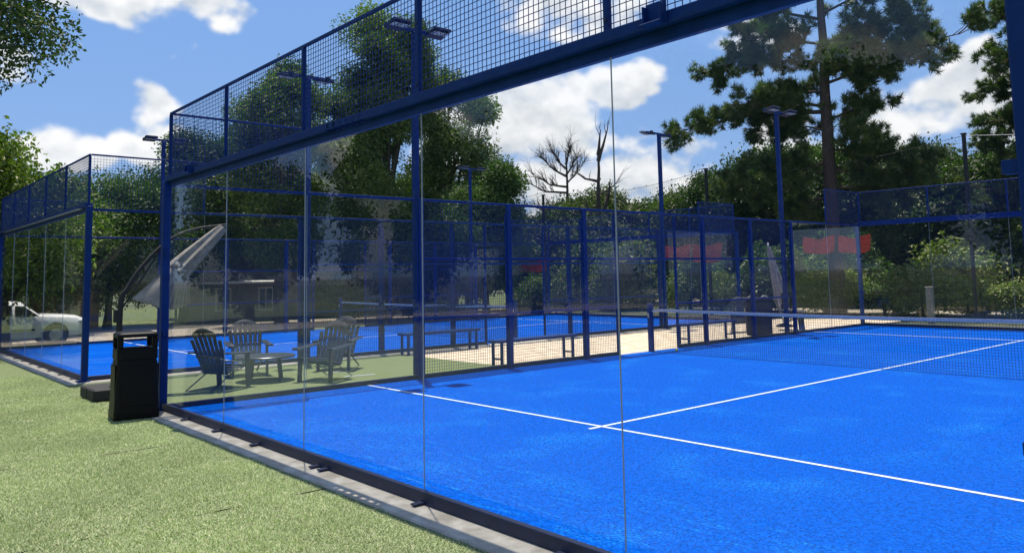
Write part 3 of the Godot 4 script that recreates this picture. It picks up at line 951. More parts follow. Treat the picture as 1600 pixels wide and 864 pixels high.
func pine(label: String, at: Vector3, h: float, r: float, branches: Array, mesh: ArrayMesh, sd: int, dense: float, lean := Vector3.ZERO) -> void:
	rng.seed = sd
	var t := thing("pine_tree", label, "tree", at, 0.0, "pine trees")
	var right := Vector3(0.855, 0, -0.52)
	var back := Vector3(-0.52, 0, -0.855)
	var tr := MB.new()
	var main := []
	var rr := []
	for k in 13:
		var q := k / 12.0
		main.append(Vector3(0, h * q - (0.05 if k == 0 else 0.0), 0) + lean * q + rv() * 0.05)
		rr.append(r * (1.18 if k == 0 else lerpf(1.0, 0.12, pow(q, 1.3))))
	tr.tube(main, rr, 14)
	part("trunk", tr, M.pine_bark, t)
	var xf := []
	var cols := []
	var limbs := MB.new()
	for b in branches:   # [height, sideways, depth, rise, tuft spread]
		var q: float = b[0] / h
		var a: Vector3 = Vector3(0, b[0], 0) + lean * q
		var e: Vector3 = a + right * b[1] + back * b[2] + Vector3.UP * b[3]
		var len_ := (e - a).length()
		var mid := a.lerp(e, 0.45) + Vector3.UP * (0.06 * len_) + rv() * 0.1
		var p := [a, a.lerp(mid, 0.5) + rv() * 0.06, mid, mid.lerp(e, 0.5) + rv() * 0.12, e]
		var br := 0.028 + 0.011 * len_
		limbs.tube(p, [br, br * 0.85, br * 0.65, br * 0.45, br * 0.2], 6, false)
		var n := int(len_ * 5.0 * dense) + 4
		for k in n:
			var f := rng.randf_range(0.20, 1.02)
			var idx := clampi(int(f * 4), 0, 3)
			var s: Vector3 = p[idx].lerp(p[idx + 1], clampf(f * 4 - idx, 0, 1))
			var d := (rv() + (e - a).normalized() * 0.5 + Vector3.UP * 0.15).normalized()
			var l: float = rng.randf_range(0.35, 1.0) * b[4]
			var tip := s + d * l
			limbs.tube([s, s.lerp(tip, 0.5) + Vector3(0, -0.05, 0), tip], [0.02, 0.014, 0.008], 4, false)
			for j in int(7 * dense):
				var g: Vector3 = tip + (rv() * 0.34 * b[4] if j > 0 else Vector3.ZERO)
				var ax := (g - s).normalized() + rv() * 0.5
				var z := ax.normalized()
				var xx := z.cross(Vector3.UP if absf(z.y) < 0.95 else Vector3.RIGHT).normalized()
				xf.append(Transform3D(Basis(xx, z.cross(xx), z).scaled(Vector3.ONE * rng.randf_range(0.8, 1.25)), g))
				cols.append(Color(0.040, 0.075, 0.028).lerp(Color(0.18, 0.21, 0.06), pow(rng.randf(), 1.3)))
	part("limbs", limbs, M.pine_bark, t)
	crown_node(mesh, xf, cols, t)

# ---------------------------------------------------------------- house and car
func house() -> void:
	var t := thing("house", "low grey house with brown gable roof and porch behind the neighbouring court", "house", Vector3(-29.8, -0.45, -16.5), deg_to_rad(63.8))
	part("wall", one_box(Vector3(0, 1.35, -3.5), Vector3(12.4, 2.7, 7.0), 0.01), M.siding, t)
	# gable facing the courts
	var g := MB.new()
	var ap := Vector3(-1.55, 5.55, 0.02)
	g.tri(Vector3(-6.0, 2.702, 0.02), Vector3(2.9, 2.702, 0.02), ap)
	g.tri(Vector3(2.9, 2.702, -0.1), Vector3(-6.0, 2.702, -0.1), ap + Vector3(0, 0, -0.12))
	part("gable", g, M.roof, t)
	for s in [[Vector3(-6.6, 2.3, 0), ap], [Vector3(3.5, 2.3, 0), ap]]:
		var m := MB.new()
		var a: Vector3 = s[0]
		var b: Vector3 = s[1]
		var n := (Vector3(-(b - a).y, (b - a).x, 0)).normalized()
		if n.y < 0: n = -n
		var o := n * 0.14
		var f := Vector3(0, 0, 0.45)
		var k := Vector3(0, 0, -7.5)
		m.quad(a + o + f, b + o + f, b + o + k, a + o + k)
		m.quad(a + f, a + k, b + k, b + f)
		m.quad(a + f, b + f, b + o + f, a + o + f)
		m.quad(a + f, a + o + f, a + o + k, a + k)
		var rf := part("roof", m, M.roof, t)
		var d := (b - a).normalized()
		var tm := MB.new()
		tm.cbox(b - d * 0.55 + Vector3(0, -0.02, 0.49), Vector3(1.0, 0.09, 0.05), 0.005, Basis(d, n, d.cross(n)))
		part("gable_trim", tm, M.white, rf)
	var low := MB.new()
	low.cbox(Vector3(4.9, 2.9, -3.4), Vector3(3.4, 0.2, 7.8), 0.03, Basis(Vector3.BACK, -0.12))
	part("side_roof", low, M.roof, t)
	var vm := MB.new()
	vm.lathe([Vector2(0.0, 0.06), Vector2(0.24, 0.05), Vector2(0.26, 0.0)], 18, Vector3(-1.6, 4.55, 0.04), Basis(Vector3.RIGHT, PI / 2) * Basis.from_scale(Vector3(1.6, 1, 0.8)))
	part("gable_vent", vm, M.siding, t)
	var pr := MB.new()
	pr.cbox(Vector3(-3.8, 2.12, 1.0), Vector3(5.2, 0.09, 2.1), 0.01, Basis(Vector3.RIGHT, 0.06))
	part("porch_roof", pr, M.white, t)
	for x in [-6.2, -3.9, -1.4]:
		part("porch_post", one_box(Vector3(x, 1.03, 1.9), Vector3(0.12, 2.06, 0.12), 0.01), M.frame_dark, t)
	for x in [-4.1, -1.9, 3.9]:
		var f := MB.new()
		f.cbox(Vector3(x, 1.75, 0.03), Vector3(0.8, 0.08, 0.08), 0.005)
		f.cbox(Vector3(x, 0.55, 0.05), Vector3(0.9, 0.08, 0.12), 0.005)
		f.cbox(Vector3(x - 0.36, 1.15, 0.03), Vector3(0.08, 1.12, 0.08), 0.005)
		f.cbox(Vector3(x + 0.36, 1.15, 0.03), Vector3(0.08, 1.12, 0.08), 0.005)
		f.cbox(Vector3(x, 1.15, 0.03), Vector3(0.04, 1.12, 0.06), 0.005)
		var w := part("window", f, M.white, t)
		for s in [-1.0, 1.0]:
			part("pane", one_box(Vector3(x + s * 0.17, 1.15, 0.02), Vector3(0.3, 1.11, 0.02), 0.0), M.window, w)
	var dm := one_box(Vector3(1.2, 1.0, 0.02), Vector3(0.9, 2.0, 0.05), 0.005)
	part("door", dm, M.frame_dark, t)

func shed() -> void:
	var t := thing("garden_shed", "small tan shed standing behind the parked white car", "shed", Vector3(-30.5, -0.45, -5.0), 1.1)
	part("wall", one_box(Vector3(0, 0.9, 0), Vector3(2.4, 1.8, 2.0), 0.01), M.tan, t)
	var r := MB.new()
	r.cbox(Vector3(0, 1.9, 0), Vector3(2.8, 0.1, 2.4), 0.02, Basis(Vector3.RIGHT, 0.1))
	part("roof", r, M.roof, t)
	part("door", one_box(Vector3(0.3, 0.8, 1.01), Vector3(0.8, 1.6, 0.04), 0.004), M.siding, t)

func parked_car(at: Vector3, turn: float) -> void:
	# length along local x, nose at +x
	var t := thing("parked_car", "white estate car parked on the gravel behind the neighbouring court", "car", at, turn)
	var secs := [  # x, then (y, half width) from sill to roof centre
		[-2.35, [0.45, 0.72], [0.62, 0.80], [0.95, 0.76], [1.0, 0.70], [1.02, 0.4]],
		[-2.2, [0.30, 0.80], [0.62, 0.90], [1.0, 0.84], [1.28, 0.70], [1.36, 0.4]],
		[-1.7, [0.27, 0.82], [0.62, 0.92], [1.0, 0.87], [1.45, 0.68], [1.55, 0.4]],
		[-0.6, [0.26, 0.83], [0.62, 0.92], [1.0, 0.88], [1.50, 0.68], [1.60, 0.4]],
		[0.42, [0.26, 0.83], [0.62, 0.92], [1.0, 0.88], [1.44, 0.68], [1.54, 0.4]],
		[0.95, [0.26, 0.83], [0.62, 0.92], [0.99, 0.86], [1.06, 0.72], [1.09, 0.4]],
		[1.7, [0.27, 0.83], [0.60, 0.91], [0.93, 0.85], [1.02, 0.70], [1.05, 0.38]],
		[2.15, [0.30, 0.80], [0.55, 0.88], [0.88, 0.80], [0.97, 0.66], [1.0, 0.35]],
		[2.38, [0.36, 0.72], [0.52, 0.78], [0.78, 0.72], [0.88, 0.58], [0.91, 0.3]]]
	var rows := []
	for s in secs:
		var row := []
		for k in range(1, 6): row.append(Vector3(s[0], s[k][0], s[k][1]))
		for k in range(5, 0, -1): row.append(Vector3(s[0], s[k][0], -s[k][1]))
		rows.append(row)
	var b := MB.new()
	b.grid(rows)
	for e in [0, rows.size() - 1]:
		for k in range(0, 4):
			b.quad(rows[e][k], rows[e][9 - k], rows[e][8 - k], rows[e][k + 1])
	var body := part("body", b, M.car, t)
	for s in [-1.0, 1.0]:
		for w in [[[-1.65, 1.03, -1.6, 1.40], [-0.72, 1.03, -0.72, 1.44]], [[-0.62, 1.03, -0.62, 1.45], [0.12, 1.03, 0.12, 1.42]], [[0.2, 1.03, 0.2, 1.40], [0.92, 1.03, 0.48, 1.37]]]:
			var m := MB.new()
			var pt := func(x: float, y: float) -> Vector3: return Vector3(x, y, s * (0.885 - (y - 1.0) * 0.42 + 0.012))
			var p := [pt.call(w[0][0], w[0][1]), pt.call(w[1][0], w[1][1]), pt.call(w[1][2], w[1][3]), pt.call(w[0][2], w[0][3])]
			if s > 0: m.quad(p[0], p[1], p[2], p[3])
			else: m.quad(p[3], p[2], p[1], p[0])
			part("side_window", m, M.window, body)
		part("door_mirror", one_box(Vector3(0.72, 1.08, s * 0.98), Vector3(0.12, 0.13, 0.2), 0.03), M.black_matt, t)
		part("headlight", one_box(Vector3(2.2, 0.78, s * 0.66), Vector3(0.34, 0.17, 0.3), 0.05), M.lens, t)
		part("side_strip", one_box(Vector3(-0.2, 0.55, s * 0.925), Vector3(2.0, 0.07, 0.03), 0.01), M.black_matt, t)
		for x in [-1.45, 1.45]:
			var arch := MB.new()
			arch.lathe([Vector2(0.40, 0.86), Vector2(0.42, 0.935), Vector2(0.36, 0.935), Vector2(0.0, 0.80)], 24, Vector3(x, 0.36, 0), Basis(Vector3.RIGHT, s * PI / 2))
			part("wheel_arch", arch, M.black_matt, body)
			var ty := MB.new()
			ty.lathe([Vector2(0.2, 0.74), Vector2(0.32, 0.72), Vector2(0.345, 0.76), Vector2(0.345, 0.92), Vector2(0.32, 0.95), Vector2(0.21, 0.945)], 28, Vector3(x, 0.345, 0), Basis(Vector3.RIGHT, s * PI / 2))
			var wh := part("wheel", ty, M.tyre, t)
			var ri := MB.new()
			ri.lathe([Vector2(0.215, 0.945), Vector2(0.19, 0.93), Vector2(0.0, 0.94)], 20, Vector3(x, 0.345, 0), Basis(Vector3.RIGHT, s * PI / 2))
			for k in 5:
				ri.cbox(Vector3(x, 0.345, s * 0.945) + Basis(Vector3.BACK, TAU * k / 5) * Vector3(0.1, 0, 0), Vector3(0.19, 0.04, 0.02), 0.005, Basis(Vector3.BACK, TAU * k / 5))
			part("rim", ri, M.rim, wh)
	var ws := MB.new()
	ws.quad(Vector3(0.98, 1.075, 0.66), Vector3(0.98, 1.075, -0.66), Vector3(0.46, 1.51, -0.55), Vector3(0.46, 1.51, 0.55))
	part("windscreen", ws, M.window, body, Vector3(0.02, 0.02, 0))
	part("grille", one_box(Vector3(2.32, 0.62, 0), Vector3(0.1, 0.16, 0.8), 0.02), M.black_matt, t)
	part("bumper", one_box(Vector3(2.28, 0.40, 0), Vector3(0.22, 0.2, 1.5), 0.06), M.car, t)

# ---------------------------------------------------------------- the scene
func _ready() -> void:
	# camera: solved from the court's measures, lens shifted as the picture was cropped
	var cam := Camera3D.new()
	cam.name = "camera"
	cam.projection = Camera3D.PROJECTION_FRUSTUM
	cam.near = 0.05
	cam.far = 900.0
	cam.size = 2.0 * cam.near * 432.0 / 1235.05
	cam.frustum_offset = Vector2(0, -115.5 / 1235.05 * cam.near)
	add_child(cam)
	cam.transform = Transform3D(Basis(Vector3(0.654673, -0.01905784, -0.75567193), Vector3(0.08226416, 0.9955409, 0.04616191), Vector3(0.75142257, -0.09238567, 0.65332152)).orthonormalized(), Vector3(11.0968, 1.6861, 3.4995))
	cam.current = true

	var env := Environment.new()
	env.background_mode = Environment.BG_SKY
	env.tonemap_mode = Environment.TONE_MAPPER_LINEAR
	env.tonemap_exposure = 1.4
	env.sdfgi_enabled = true
	env.ssao_enabled = true
	env.ssil_enabled = true
	var sky := Sky.new()
	sky.sky_material = make_sky()
	env.sky = sky
	env.background_energy_multiplier = 0.74
	var we := WorldEnvironment.new()
	we.name = "world_environment"
	we.environment = env
	add_child(we)

	var sun := DirectionalLight3D.new()
	sun.name = "sun"
	sun.light_energy = 1.6
	sun.light_angular_distance = 0.53
	sun.light_color = Color(1.0, 0.965, 0.90)
	sun.shadow_enabled = true
	add_child(sun)
	sun.look_at_from_position(Vector3.ZERO, Vector3(0.189, -0.978, 0.087), Vector3.RIGHT)   # nearly overhead, a little beyond the courts on the left

	make_materials()
	ground()
	courts()
	furniture()
	far_things()
	trees()
	grass()

func land(x: float) -> float:
	return lerpf(-0.43, -0.03, clampf((x + 21.5) / 6.9, 0, 1))

func ground() -> void:
	# level round the courts, falling 0.4 m to the lane on the left
	var g := MB.new()
	var xs := [-260.0, -21.5, -14.6, 260.0]
	var rows := []
	for z in [-300.0, 200.0]:
		var row := []
		for x in xs: row.append(Vector3(x, land(x) - 0.03, z))
		rows.append(row)
	g.grid(rows)
	structure("ground", g, M.soil)
	var lw := MB.new()
	lw.quad(Vector3(-21.5, land(-21.5), 40), Vector3(-14.6, land(-14.6), 40), Vector3(-14.6, land(-14.6), -60), Vector3(-21.5, land(-21.5), -60))
	structure("lawn", lw, M.lawn)
	structure("lawn_edge", sheet(-14.6, BLUE_L - 0.21, -60, 40, land(0.0)), M.lawn)
	structure("gravel_lane", sheet(-29.0, -21.5, -60, 40, land(-25.0)), M.gravel)
	structure("far_lawn", sheet(-60.0, -29.0, -60, 40, land(-30.0)), M.lawn)
	structure("wood_path", sheet(-9.0, 16.0, -30.5, -26.4, -0.03), M.gravel)
	structure("paving", sheet(BLUE_R + 0.32, -0.22, -23.0, -6.25, -0.004, 0.1), M.paving)
	# artificial turf in rolls laid side by side, narrow seams between them
	var seams := [-13.4, -9.4, -5.4, -2.42, -0.38, 2.36, 5.1, 8.0, 12.0, 18.0]
	for k in seams.size() - 1:
		structure("turf_strip", sheet(seams[k] + 0.014, seams[k + 1] - 0.014, 0.34, 13.0, -0.002), M.turf_backing)
	structure("turf_strip", sheet(BLUE_R + 0.32, -2.30, -6.24, 0.335, -0.002), M.turf_backing)
	structure("turf_strip", sheet(-2.29, -0.22, -6.24, 0.335, -0.002), M.turf_backing)
	structure("turf_bed", sheet(-13.5, 18.0, -6.3, 13.1, -0.02), M.gap)
	for l in [[-2.19, -3.49, -2.03, -3.88], [-1.35, -3.38, -1.23, -3.94]]:
		var a := Vector3(l[0], 0.004, l[1])
		var b := Vector3(l[2], 0.004, l[3])
		var s := (b - a).cross(Vector3.UP).normalized() * 0.025
		var m := MB.new()
		m.quad(a - s, a + s, b + s, b - s)
		structure("turf_marking", m, M.white_line)

func courts() -> void:
	court_floor(0.0, 10.0)
	court_floor(BLUE_L, BLUE_R)
	back_wall("long glass end wall in the foreground with dark blue beam and mesh above", Vector3.ZERO, 0.0, 10.0, true)
	back_wall("glass end wall of the near court beyond its net", Vector3(10, 0, -20), PI, 10.0, false)
	back_wall("glass end wall at left with pale slotted beam under solid-looking mesh", Vector3(BLUE_L, 0, 0), 0.0, BLUE_R - BLUE_L, false, true)
	back_wall("far glass end wall of the neighbouring court", Vector3(BLUE_R, 0, -20), PI, BLUE_R - BLUE_L, false)
	# side walls run from the near end wall to the far one
	side_wall("blue side fence of the near court with gateway at its net", Vector3(0, 0, 0), PI / 2)
	side_wall("blue side fence of the neighbouring court beside the adirondack chairs", Vector3(BLUE_R, 0, -20), -PI / 2)
	side_wall("farthest blue side fence at the lawn edge of the neighbouring court", Vector3(BLUE_L, 0, 0), PI / 2)
	court_net("net with white top band across the near court", 0.0, 10.0, -10.0)
	court_net("net with white top band across the neighbouring court", BLUE_L, BLUE_R, -10.0)
	light_pole("tall blue floodlight pole rising above the foreground mesh, nearest of all", -0.16, -4.1, 1.0)
	light_pole("blue floodlight pole at the near court's far half in front of the big pine", -0.16, -15.9, 1.0)
	light_pole("blue floodlight pole seen through the foreground mesh left of the nearest pole", BLUE_R + 0.16, -4.1, -1.0)
	light_pole("blue floodlight pole standing against the white cloud right of the dead trees", BLUE_R + 0.16, -15.9, -1.0)
	light_pole("leftmost blue floodlight pole seen between the two courts", BLUE_L - 0.16, -4.1, 1.0)
	light_pole("short-looking distant floodlight pole in front of the small round tree", BLUE_L - 0.16, -15.9, 1.0)

func furniture() -> void:
	waste_bin(Vector3(0.24, 0.0, 0.47), deg_to_rad(-6.0) + PI / 2)
	cantilever_umbrella()
	adirondack("leftmost dark adirondack chair facing right, its solid-looking back to the lawn", Vector3(-1.62, 0, -1.35), PI + 0.5)
	adirondack("dark adirondack chair facing the foreground glass with slats showing light gaps", Vector3(-3.0, 0, -2.35), PI / 2 - 0.25)
	adirondack("dark adirondack chair on the right with its slatted back to the net", Vector3(-1.25, 0, -2.95), 0.55)
	adirondack("dark adirondack chair half hidden behind the right-hand chair", Vector3(-2.5, 0, -3.9), 0.75)
	low_table(Vector3(-2.0, 0, -2.25))
	bench("blue bench on the paving beside the nearest side fence before the net", Vector3(-0.62, -0.004, -7.2), PI / 2)
	bench("blue bench beside the near court's fence beyond the net", Vector3(-0.62, -0.004, -13.0), PI / 2)
	bench("blue bench against the neighbouring court's side fence", Vector3(BLUE_R + 0.55, -0.004, -7.2), PI / 2)
	storage_bin(Vector3(-0.75, -0.004, -15.5), 0.6)
	adirondack("dark adirondack chair left of the square storage bin on the far paving", Vector3(-1.6, -0.004, -16.0), 0.7)
	adirondack("dark adirondack chair right of the square storage bin by the far glass", Vector3(-0.9, -0.004, -17.4), 2.2)
	closed_umbrella(Vector3(-2.0, -0.004, -18.6))
	padel_ball(Vector3(0.47, 0.047, -10.32))

func far_things() -> void:
	house()
	shed()
	parked_car(Vector3(-22.0, -0.43, -1.35), PI / 2)
	# tall netting round the courts: black poles, a sagging cable, thin net, red cloth strips
	var px := [-30.0, -18.1, -8.2, 1.7, 12.0]
	for k in px.size():
		var t := thing("netting_pole", ["black netting pole hidden among the trees behind the house", "black netting pole below the leafless round dead tree", "black netting pole left of the big pine", "black netting pole at the right in front of the pine by the frame", "black netting pole beyond the right edge"][k], "pole", Vector3(px[k], land(px[k]) - 0.03, -24.0), 0.0, "black poles of the tall netting")
		var p := MB.new()
		p.tube([Vector3(0, 0, 0), Vector3(0, 6.0, 0)], [0.075, 0.065], 10)
		part("shaft", p, M.black_matt, t)
		part("cap", one_box(Vector3(0, 6.02, 0), Vector3(0.16, 0.05, 0.16), 0.01), M.black_matt, t)
	for k in px.size() - 1:
		var t := thing("safety_net", ["tall fine safety net behind the neighbouring court's left part", "tall fine safety net between the dead trees' pole and the pine's pole", "tall fine safety net against the cloud right of the big pine", "tall fine safety net at the right edge"][k], "netting", Vector3(px[k], 0, -24.0), 0.0, "spans of tall safety netting")
		var w: float = px[k + 1] - px[k]
		var sag := func(x: float) -> float: return 5.9 - 0.42 * sin(PI * x / w)
		var c := MB.new()
		var pts := []
		var rr := []
		for q in 21:
			pts.append(Vector3(w * q / 20.0, sag.call(w * q / 20.0), 0)); rr.append(0.009)
		c.tube(pts, rr, 5, false)
		for q in 14:
			c.box(Vector3(w * (q + 0.5) / 14, sag.call(w * (q + 0.5) / 14) + 0.03, 0), Vector3(0.03, 0.05, 0.03))
		part("cable", c, M.galvanised if k == 3 else M.black_matt, t)
		var m := MB.new()
		var nx := int(w / 0.10)
		for q in nx:
			var x := w * (q + 0.5) / nx
			m.wire(Vector3(x, 0.1, 0), Vector3(x, sag.call(x), 0), 0.0035)
		for r in 52:
			for q in 4:
				var xa := w * q / 4.0
				var xb := w * (q + 1) / 4.0
				m.wire(Vector3(xa, 0.1 + (sag.call(xa) - 0.1) * r / 52.0, 0.004), Vector3(xb, 0.1 + (sag.call(xb) - 0.1) * r / 52.0, 0.004), 0.0035)
		part("net_mesh", m, M.net_far, t)
	var strips := [[-3.95, -2.75, 2.92, 2.36, "red cloth strip on the netting just left of the pine trunk"], [-2.6, -1.45, 2.90, 2.34, "red cloth strip crossing in front of the pine trunk"], [-10.4, -9.0, 2.88, 2.30, "red cloth strip on the netting left of the far gateway"], [-8.9, -7.5, 2.88, 2.15, "red cloth strip on the netting seen through the far gateway"], [-19.9, -17.6, 2.5, 1.95, "red cloth strip hanging lowest behind the neighbouring court"]]
	for s in strips:
		var m := MB.new()
		var rows := []
		for a in 5:
			var row := []
			for b in 15:
				var q := b / 14.0
				row.append(Vector3(lerpf(s[0], s[1], q), lerpf(s[2], s[3], a / 4.0) - 0.10 * sin(PI * q) + 0.02 * sin(q * 9.0 + a), 0.05 * sin(q * 11.0 + a * 0.7)))
			rows.append(row)
		m.grid(rows)
		var o := part("red_banner", m, M.red, self, Vector3(0, 0, -23.86))
		tag(o, s[4], "banner", "red cloth strips on the netting")
	var t := thing("fence_post", "pale grey wooden post beyond the far glass wall", "post", Vector3(0.95, -0.03, -22.4))
	part("shaft", one_box(Vector3(0, 0.55, 0), Vector3(0.16, 1.1, 0.16), 0.01), M.siding, t)
	part("cap", one_box(Vector3(0, 1.12, 0), Vector3(0.2, 0.04, 0.2), 0.01), M.siding, t)

func trees() -> void:
	var oak := leaf_cluster(26, 0.42, 0.155, 0.038, 201)
	var far := leaf_cluster(26, 0.55, 0.20, 0.05, 202)
	var big := leaf_cluster(14, 0.26, 0.15, 0.033, 203)
	var bush := leaf_cluster(16, 0.32, 0.17, 0.04, 204)
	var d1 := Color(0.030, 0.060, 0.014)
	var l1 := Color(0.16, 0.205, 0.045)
	var g := "broadleaf trees behind the neighbouring court"
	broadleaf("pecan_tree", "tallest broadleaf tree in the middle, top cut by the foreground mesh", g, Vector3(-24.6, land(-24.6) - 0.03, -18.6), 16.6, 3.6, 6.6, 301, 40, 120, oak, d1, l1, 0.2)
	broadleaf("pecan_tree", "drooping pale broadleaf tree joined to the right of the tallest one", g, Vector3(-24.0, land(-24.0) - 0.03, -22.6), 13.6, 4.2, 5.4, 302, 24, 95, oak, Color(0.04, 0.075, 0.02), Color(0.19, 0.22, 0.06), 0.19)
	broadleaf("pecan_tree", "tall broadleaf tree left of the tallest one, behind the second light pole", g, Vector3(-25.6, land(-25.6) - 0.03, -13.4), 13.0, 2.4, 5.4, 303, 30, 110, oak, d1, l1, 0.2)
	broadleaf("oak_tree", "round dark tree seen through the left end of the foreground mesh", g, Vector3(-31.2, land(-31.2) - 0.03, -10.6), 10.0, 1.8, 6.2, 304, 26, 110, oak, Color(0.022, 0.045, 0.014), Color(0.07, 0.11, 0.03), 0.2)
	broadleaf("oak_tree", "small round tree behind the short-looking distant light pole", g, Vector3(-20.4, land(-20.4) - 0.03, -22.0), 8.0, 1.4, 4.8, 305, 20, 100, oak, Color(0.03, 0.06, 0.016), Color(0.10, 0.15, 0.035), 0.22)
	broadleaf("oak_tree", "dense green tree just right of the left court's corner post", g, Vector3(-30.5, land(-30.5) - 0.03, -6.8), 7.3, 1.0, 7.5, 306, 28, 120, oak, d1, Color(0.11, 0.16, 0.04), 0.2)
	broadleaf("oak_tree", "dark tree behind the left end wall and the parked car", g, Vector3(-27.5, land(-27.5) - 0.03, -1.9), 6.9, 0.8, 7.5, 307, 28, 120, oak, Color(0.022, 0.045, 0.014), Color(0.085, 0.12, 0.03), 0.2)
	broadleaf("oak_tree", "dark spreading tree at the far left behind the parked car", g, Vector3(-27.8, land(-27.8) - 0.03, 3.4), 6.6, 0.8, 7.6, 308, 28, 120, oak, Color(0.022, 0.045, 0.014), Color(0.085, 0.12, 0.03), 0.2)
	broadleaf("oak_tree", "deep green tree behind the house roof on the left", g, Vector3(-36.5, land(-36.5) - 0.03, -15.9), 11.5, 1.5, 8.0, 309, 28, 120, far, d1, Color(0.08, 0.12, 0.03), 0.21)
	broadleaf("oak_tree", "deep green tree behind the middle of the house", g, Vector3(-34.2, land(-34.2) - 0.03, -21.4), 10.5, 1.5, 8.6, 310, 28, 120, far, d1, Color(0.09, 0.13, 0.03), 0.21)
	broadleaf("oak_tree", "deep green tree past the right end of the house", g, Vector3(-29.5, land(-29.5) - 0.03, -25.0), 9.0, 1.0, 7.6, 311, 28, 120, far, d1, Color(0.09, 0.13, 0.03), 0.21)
	broadleaf("ash_tree", "bright yellow-green young tree above the left end wall", "", Vector3(-18.7, land(-18.7) - 0.03, -0.9), 6.9, 1.4, 5.8, 312, 18, 80, bush, Color(0.06, 0.095, 0.016), Color(0.20, 0.235, 0.045), 0.2)
	broadleaf("oak_tree", "near oak whose leafy boughs hang into the top left corner", "", Vector3(-15.6, land(-15.6) - 0.03, 2.7), 15.0, 5.9, 10.6, 313, 40, 100, oak, Color(0.022, 0.042, 0.012), Color(0.10, 0.125, 0.032), 0.17)
	broadleaf("oak_tree", "dark low tree in front of the right part of the house", g, Vector3(-24.3, land(-24.3) - 0.03, -16.4), 6.2, 0.5, 4.8, 314, 20, 110, oak, Color(0.02, 0.042, 0.014), Color(0.075, 0.11, 0.03), 0.22)
	broadleaf("oak_tree", "dark low tree beside the red cloth that hangs lowest", g, Vector3(-23.0, land(-23.0) - 0.03, -19.9), 5.8, 0.5, 4.6, 315, 20, 110, oak, Color(0.022, 0.045, 0.014), Color(0.09, 0.125, 0.032), 0.22)
	# the wood behind the far ends: a few kinds, each tree placed on its own
	var kinds := []
	var wood := [[-29.6, -33.5, 6.4, 0], [-30.5, -38.0, 7.6, 1], [-26.4, -37.0, 8.0, 2], [-25.8, -41.3, 7.4, 0], [-22.0, -40.0, 7.4, 1], [-17.8, -37.4, 7.4, 2], [-15.0, -36.5, 7.9, 0], [-11.6, -34.4, 8.4, 1], [-11.0, -38.6, 8.6, 2], [-7.9, -35.2, 7.9, 0], [-6.3, -38.8, 7.9, 1], [-7.2, -44.0, 8.6, 2], [-3.2, -38.8, 7.4, 0], [-0.9, -37.4, 7.2, 1], [1.8, -35.8, 7.0, 2], [-33.5, -31.0, 7.2, 2], [-20.2, -45.0, 8.2, 0], [-14.4, -43.5, 8.6, 1], [-2.4, -45.6, 8.4, 2], [4.6, -39.0, 8.0, 0], [-25.4, -30.0, 5.2, 1], [-22.6, -32.6, 5.6, 2]]
	var tints := [[Color(0.020, 0.040, 0.012), Color(0.080, 0.115, 0.030)], [Color(0.016, 0.032, 0.013), Color(0.058, 0.085, 0.030)], [Color(0.028, 0.046, 0.012), Color(0.11, 0.13, 0.034)]]
	var says := ["mid-green broadleaf tree in the wood beyond the netting", "dark-green broadleaf tree in the wood beyond the netting", "yellowish-green broadleaf tree in the wood beyond the netting"]
	for k in 3:
		kinds.append(broadleaf("wood_tree", says[k], "trees of the wood beyond the netting", Vector3(wood[k][0], land(wood[k][0]) - 0.03, wood[k][1]), 8.0, 0.9, 6.4, 330 + k, 26, 110, far, tints[k][0], tints[k][1], 0.22))
	rng.seed = 77
	for k in wood.size():
		var o: Node3D = kinds[wood[k][3]]
		var pos := Vector3(wood[k][0], land(wood[k][0]) - 0.03, wood[k][1])
		if k >= 3: o = copy(o, pos, rng.randf() * TAU, says[wood[k][3]])
		o.position = pos
		o.scale = Vector3(1.0, wood[k][2] / 8.0, 1.0) * 1.0
	# trees on the near side of the place, which the glass mirrors
	for p in [[-31.0, 14.0, 9.0], [-23.0, 19.0, 11.0], [-15.5, 21.0, 9.5], [-9.0, 24.0, 11.0], [-2.0, 23.0, 9.0], [4.5, 24.5, 11.5], [11.0, 22.0, 9.5], [25.0, 3.0, 9.5], [24.0, -6.0, 11.0], [26.0, -14.0, 10.0], [23.0, -22.0, 11.0], [21.0, -31.0, 10.0]]:
		var o := copy(kinds[absi(int(p[1])) % 3], Vector3(p[0], land(p[0]) - 0.03, p[1]), p[0], "broadleaf tree across the lawn, seen only as a reflection in the glass")
		o.set_meta("group", "trees mirrored in the glass")
		o.scale = Vector3(1.2, p[2] / 8.0, 1.2)
	# undergrowth in front of the wood
	var shrubs := [[-4.6, -26.6, 2.0], [-2.6, -27.2, 1.7], [-0.9, -26.4, 1.9], [0.8, -27.4, 1.5], [2.4, -26.0, 1.8], [-6.8, -27.0, 2.6], [-9.2, -26.2, 2.6], [-11.6, -27.2, 3.0], [-14.0, -26.0, 2.9], [-16.6, -26.6, 2.9], [-19.0, -26.4, 2.7], [-21.5, -26.8, 2.6], [-24.0, -27.5, 2.8], [-5.6, -31.0, 3.0], [-1.6, -31.5, 2.6], [2.6, -31.0, 2.4], [-9.8, -30.6, 3.1], [-13.6, -30.8, 3.1], [-17.8, -31.0, 3.1]]
	var sk := []
	var stints := [[Color(0.05, 0.08, 0.015), Color(0.19, 0.21, 0.04)], [Color(0.035, 0.07, 0.018), Color(0.11, 0.16, 0.045)]]
	var ssays := ["yellow-green shrub at the foot of the wood", "leafy green shrub at the foot of the wood"]
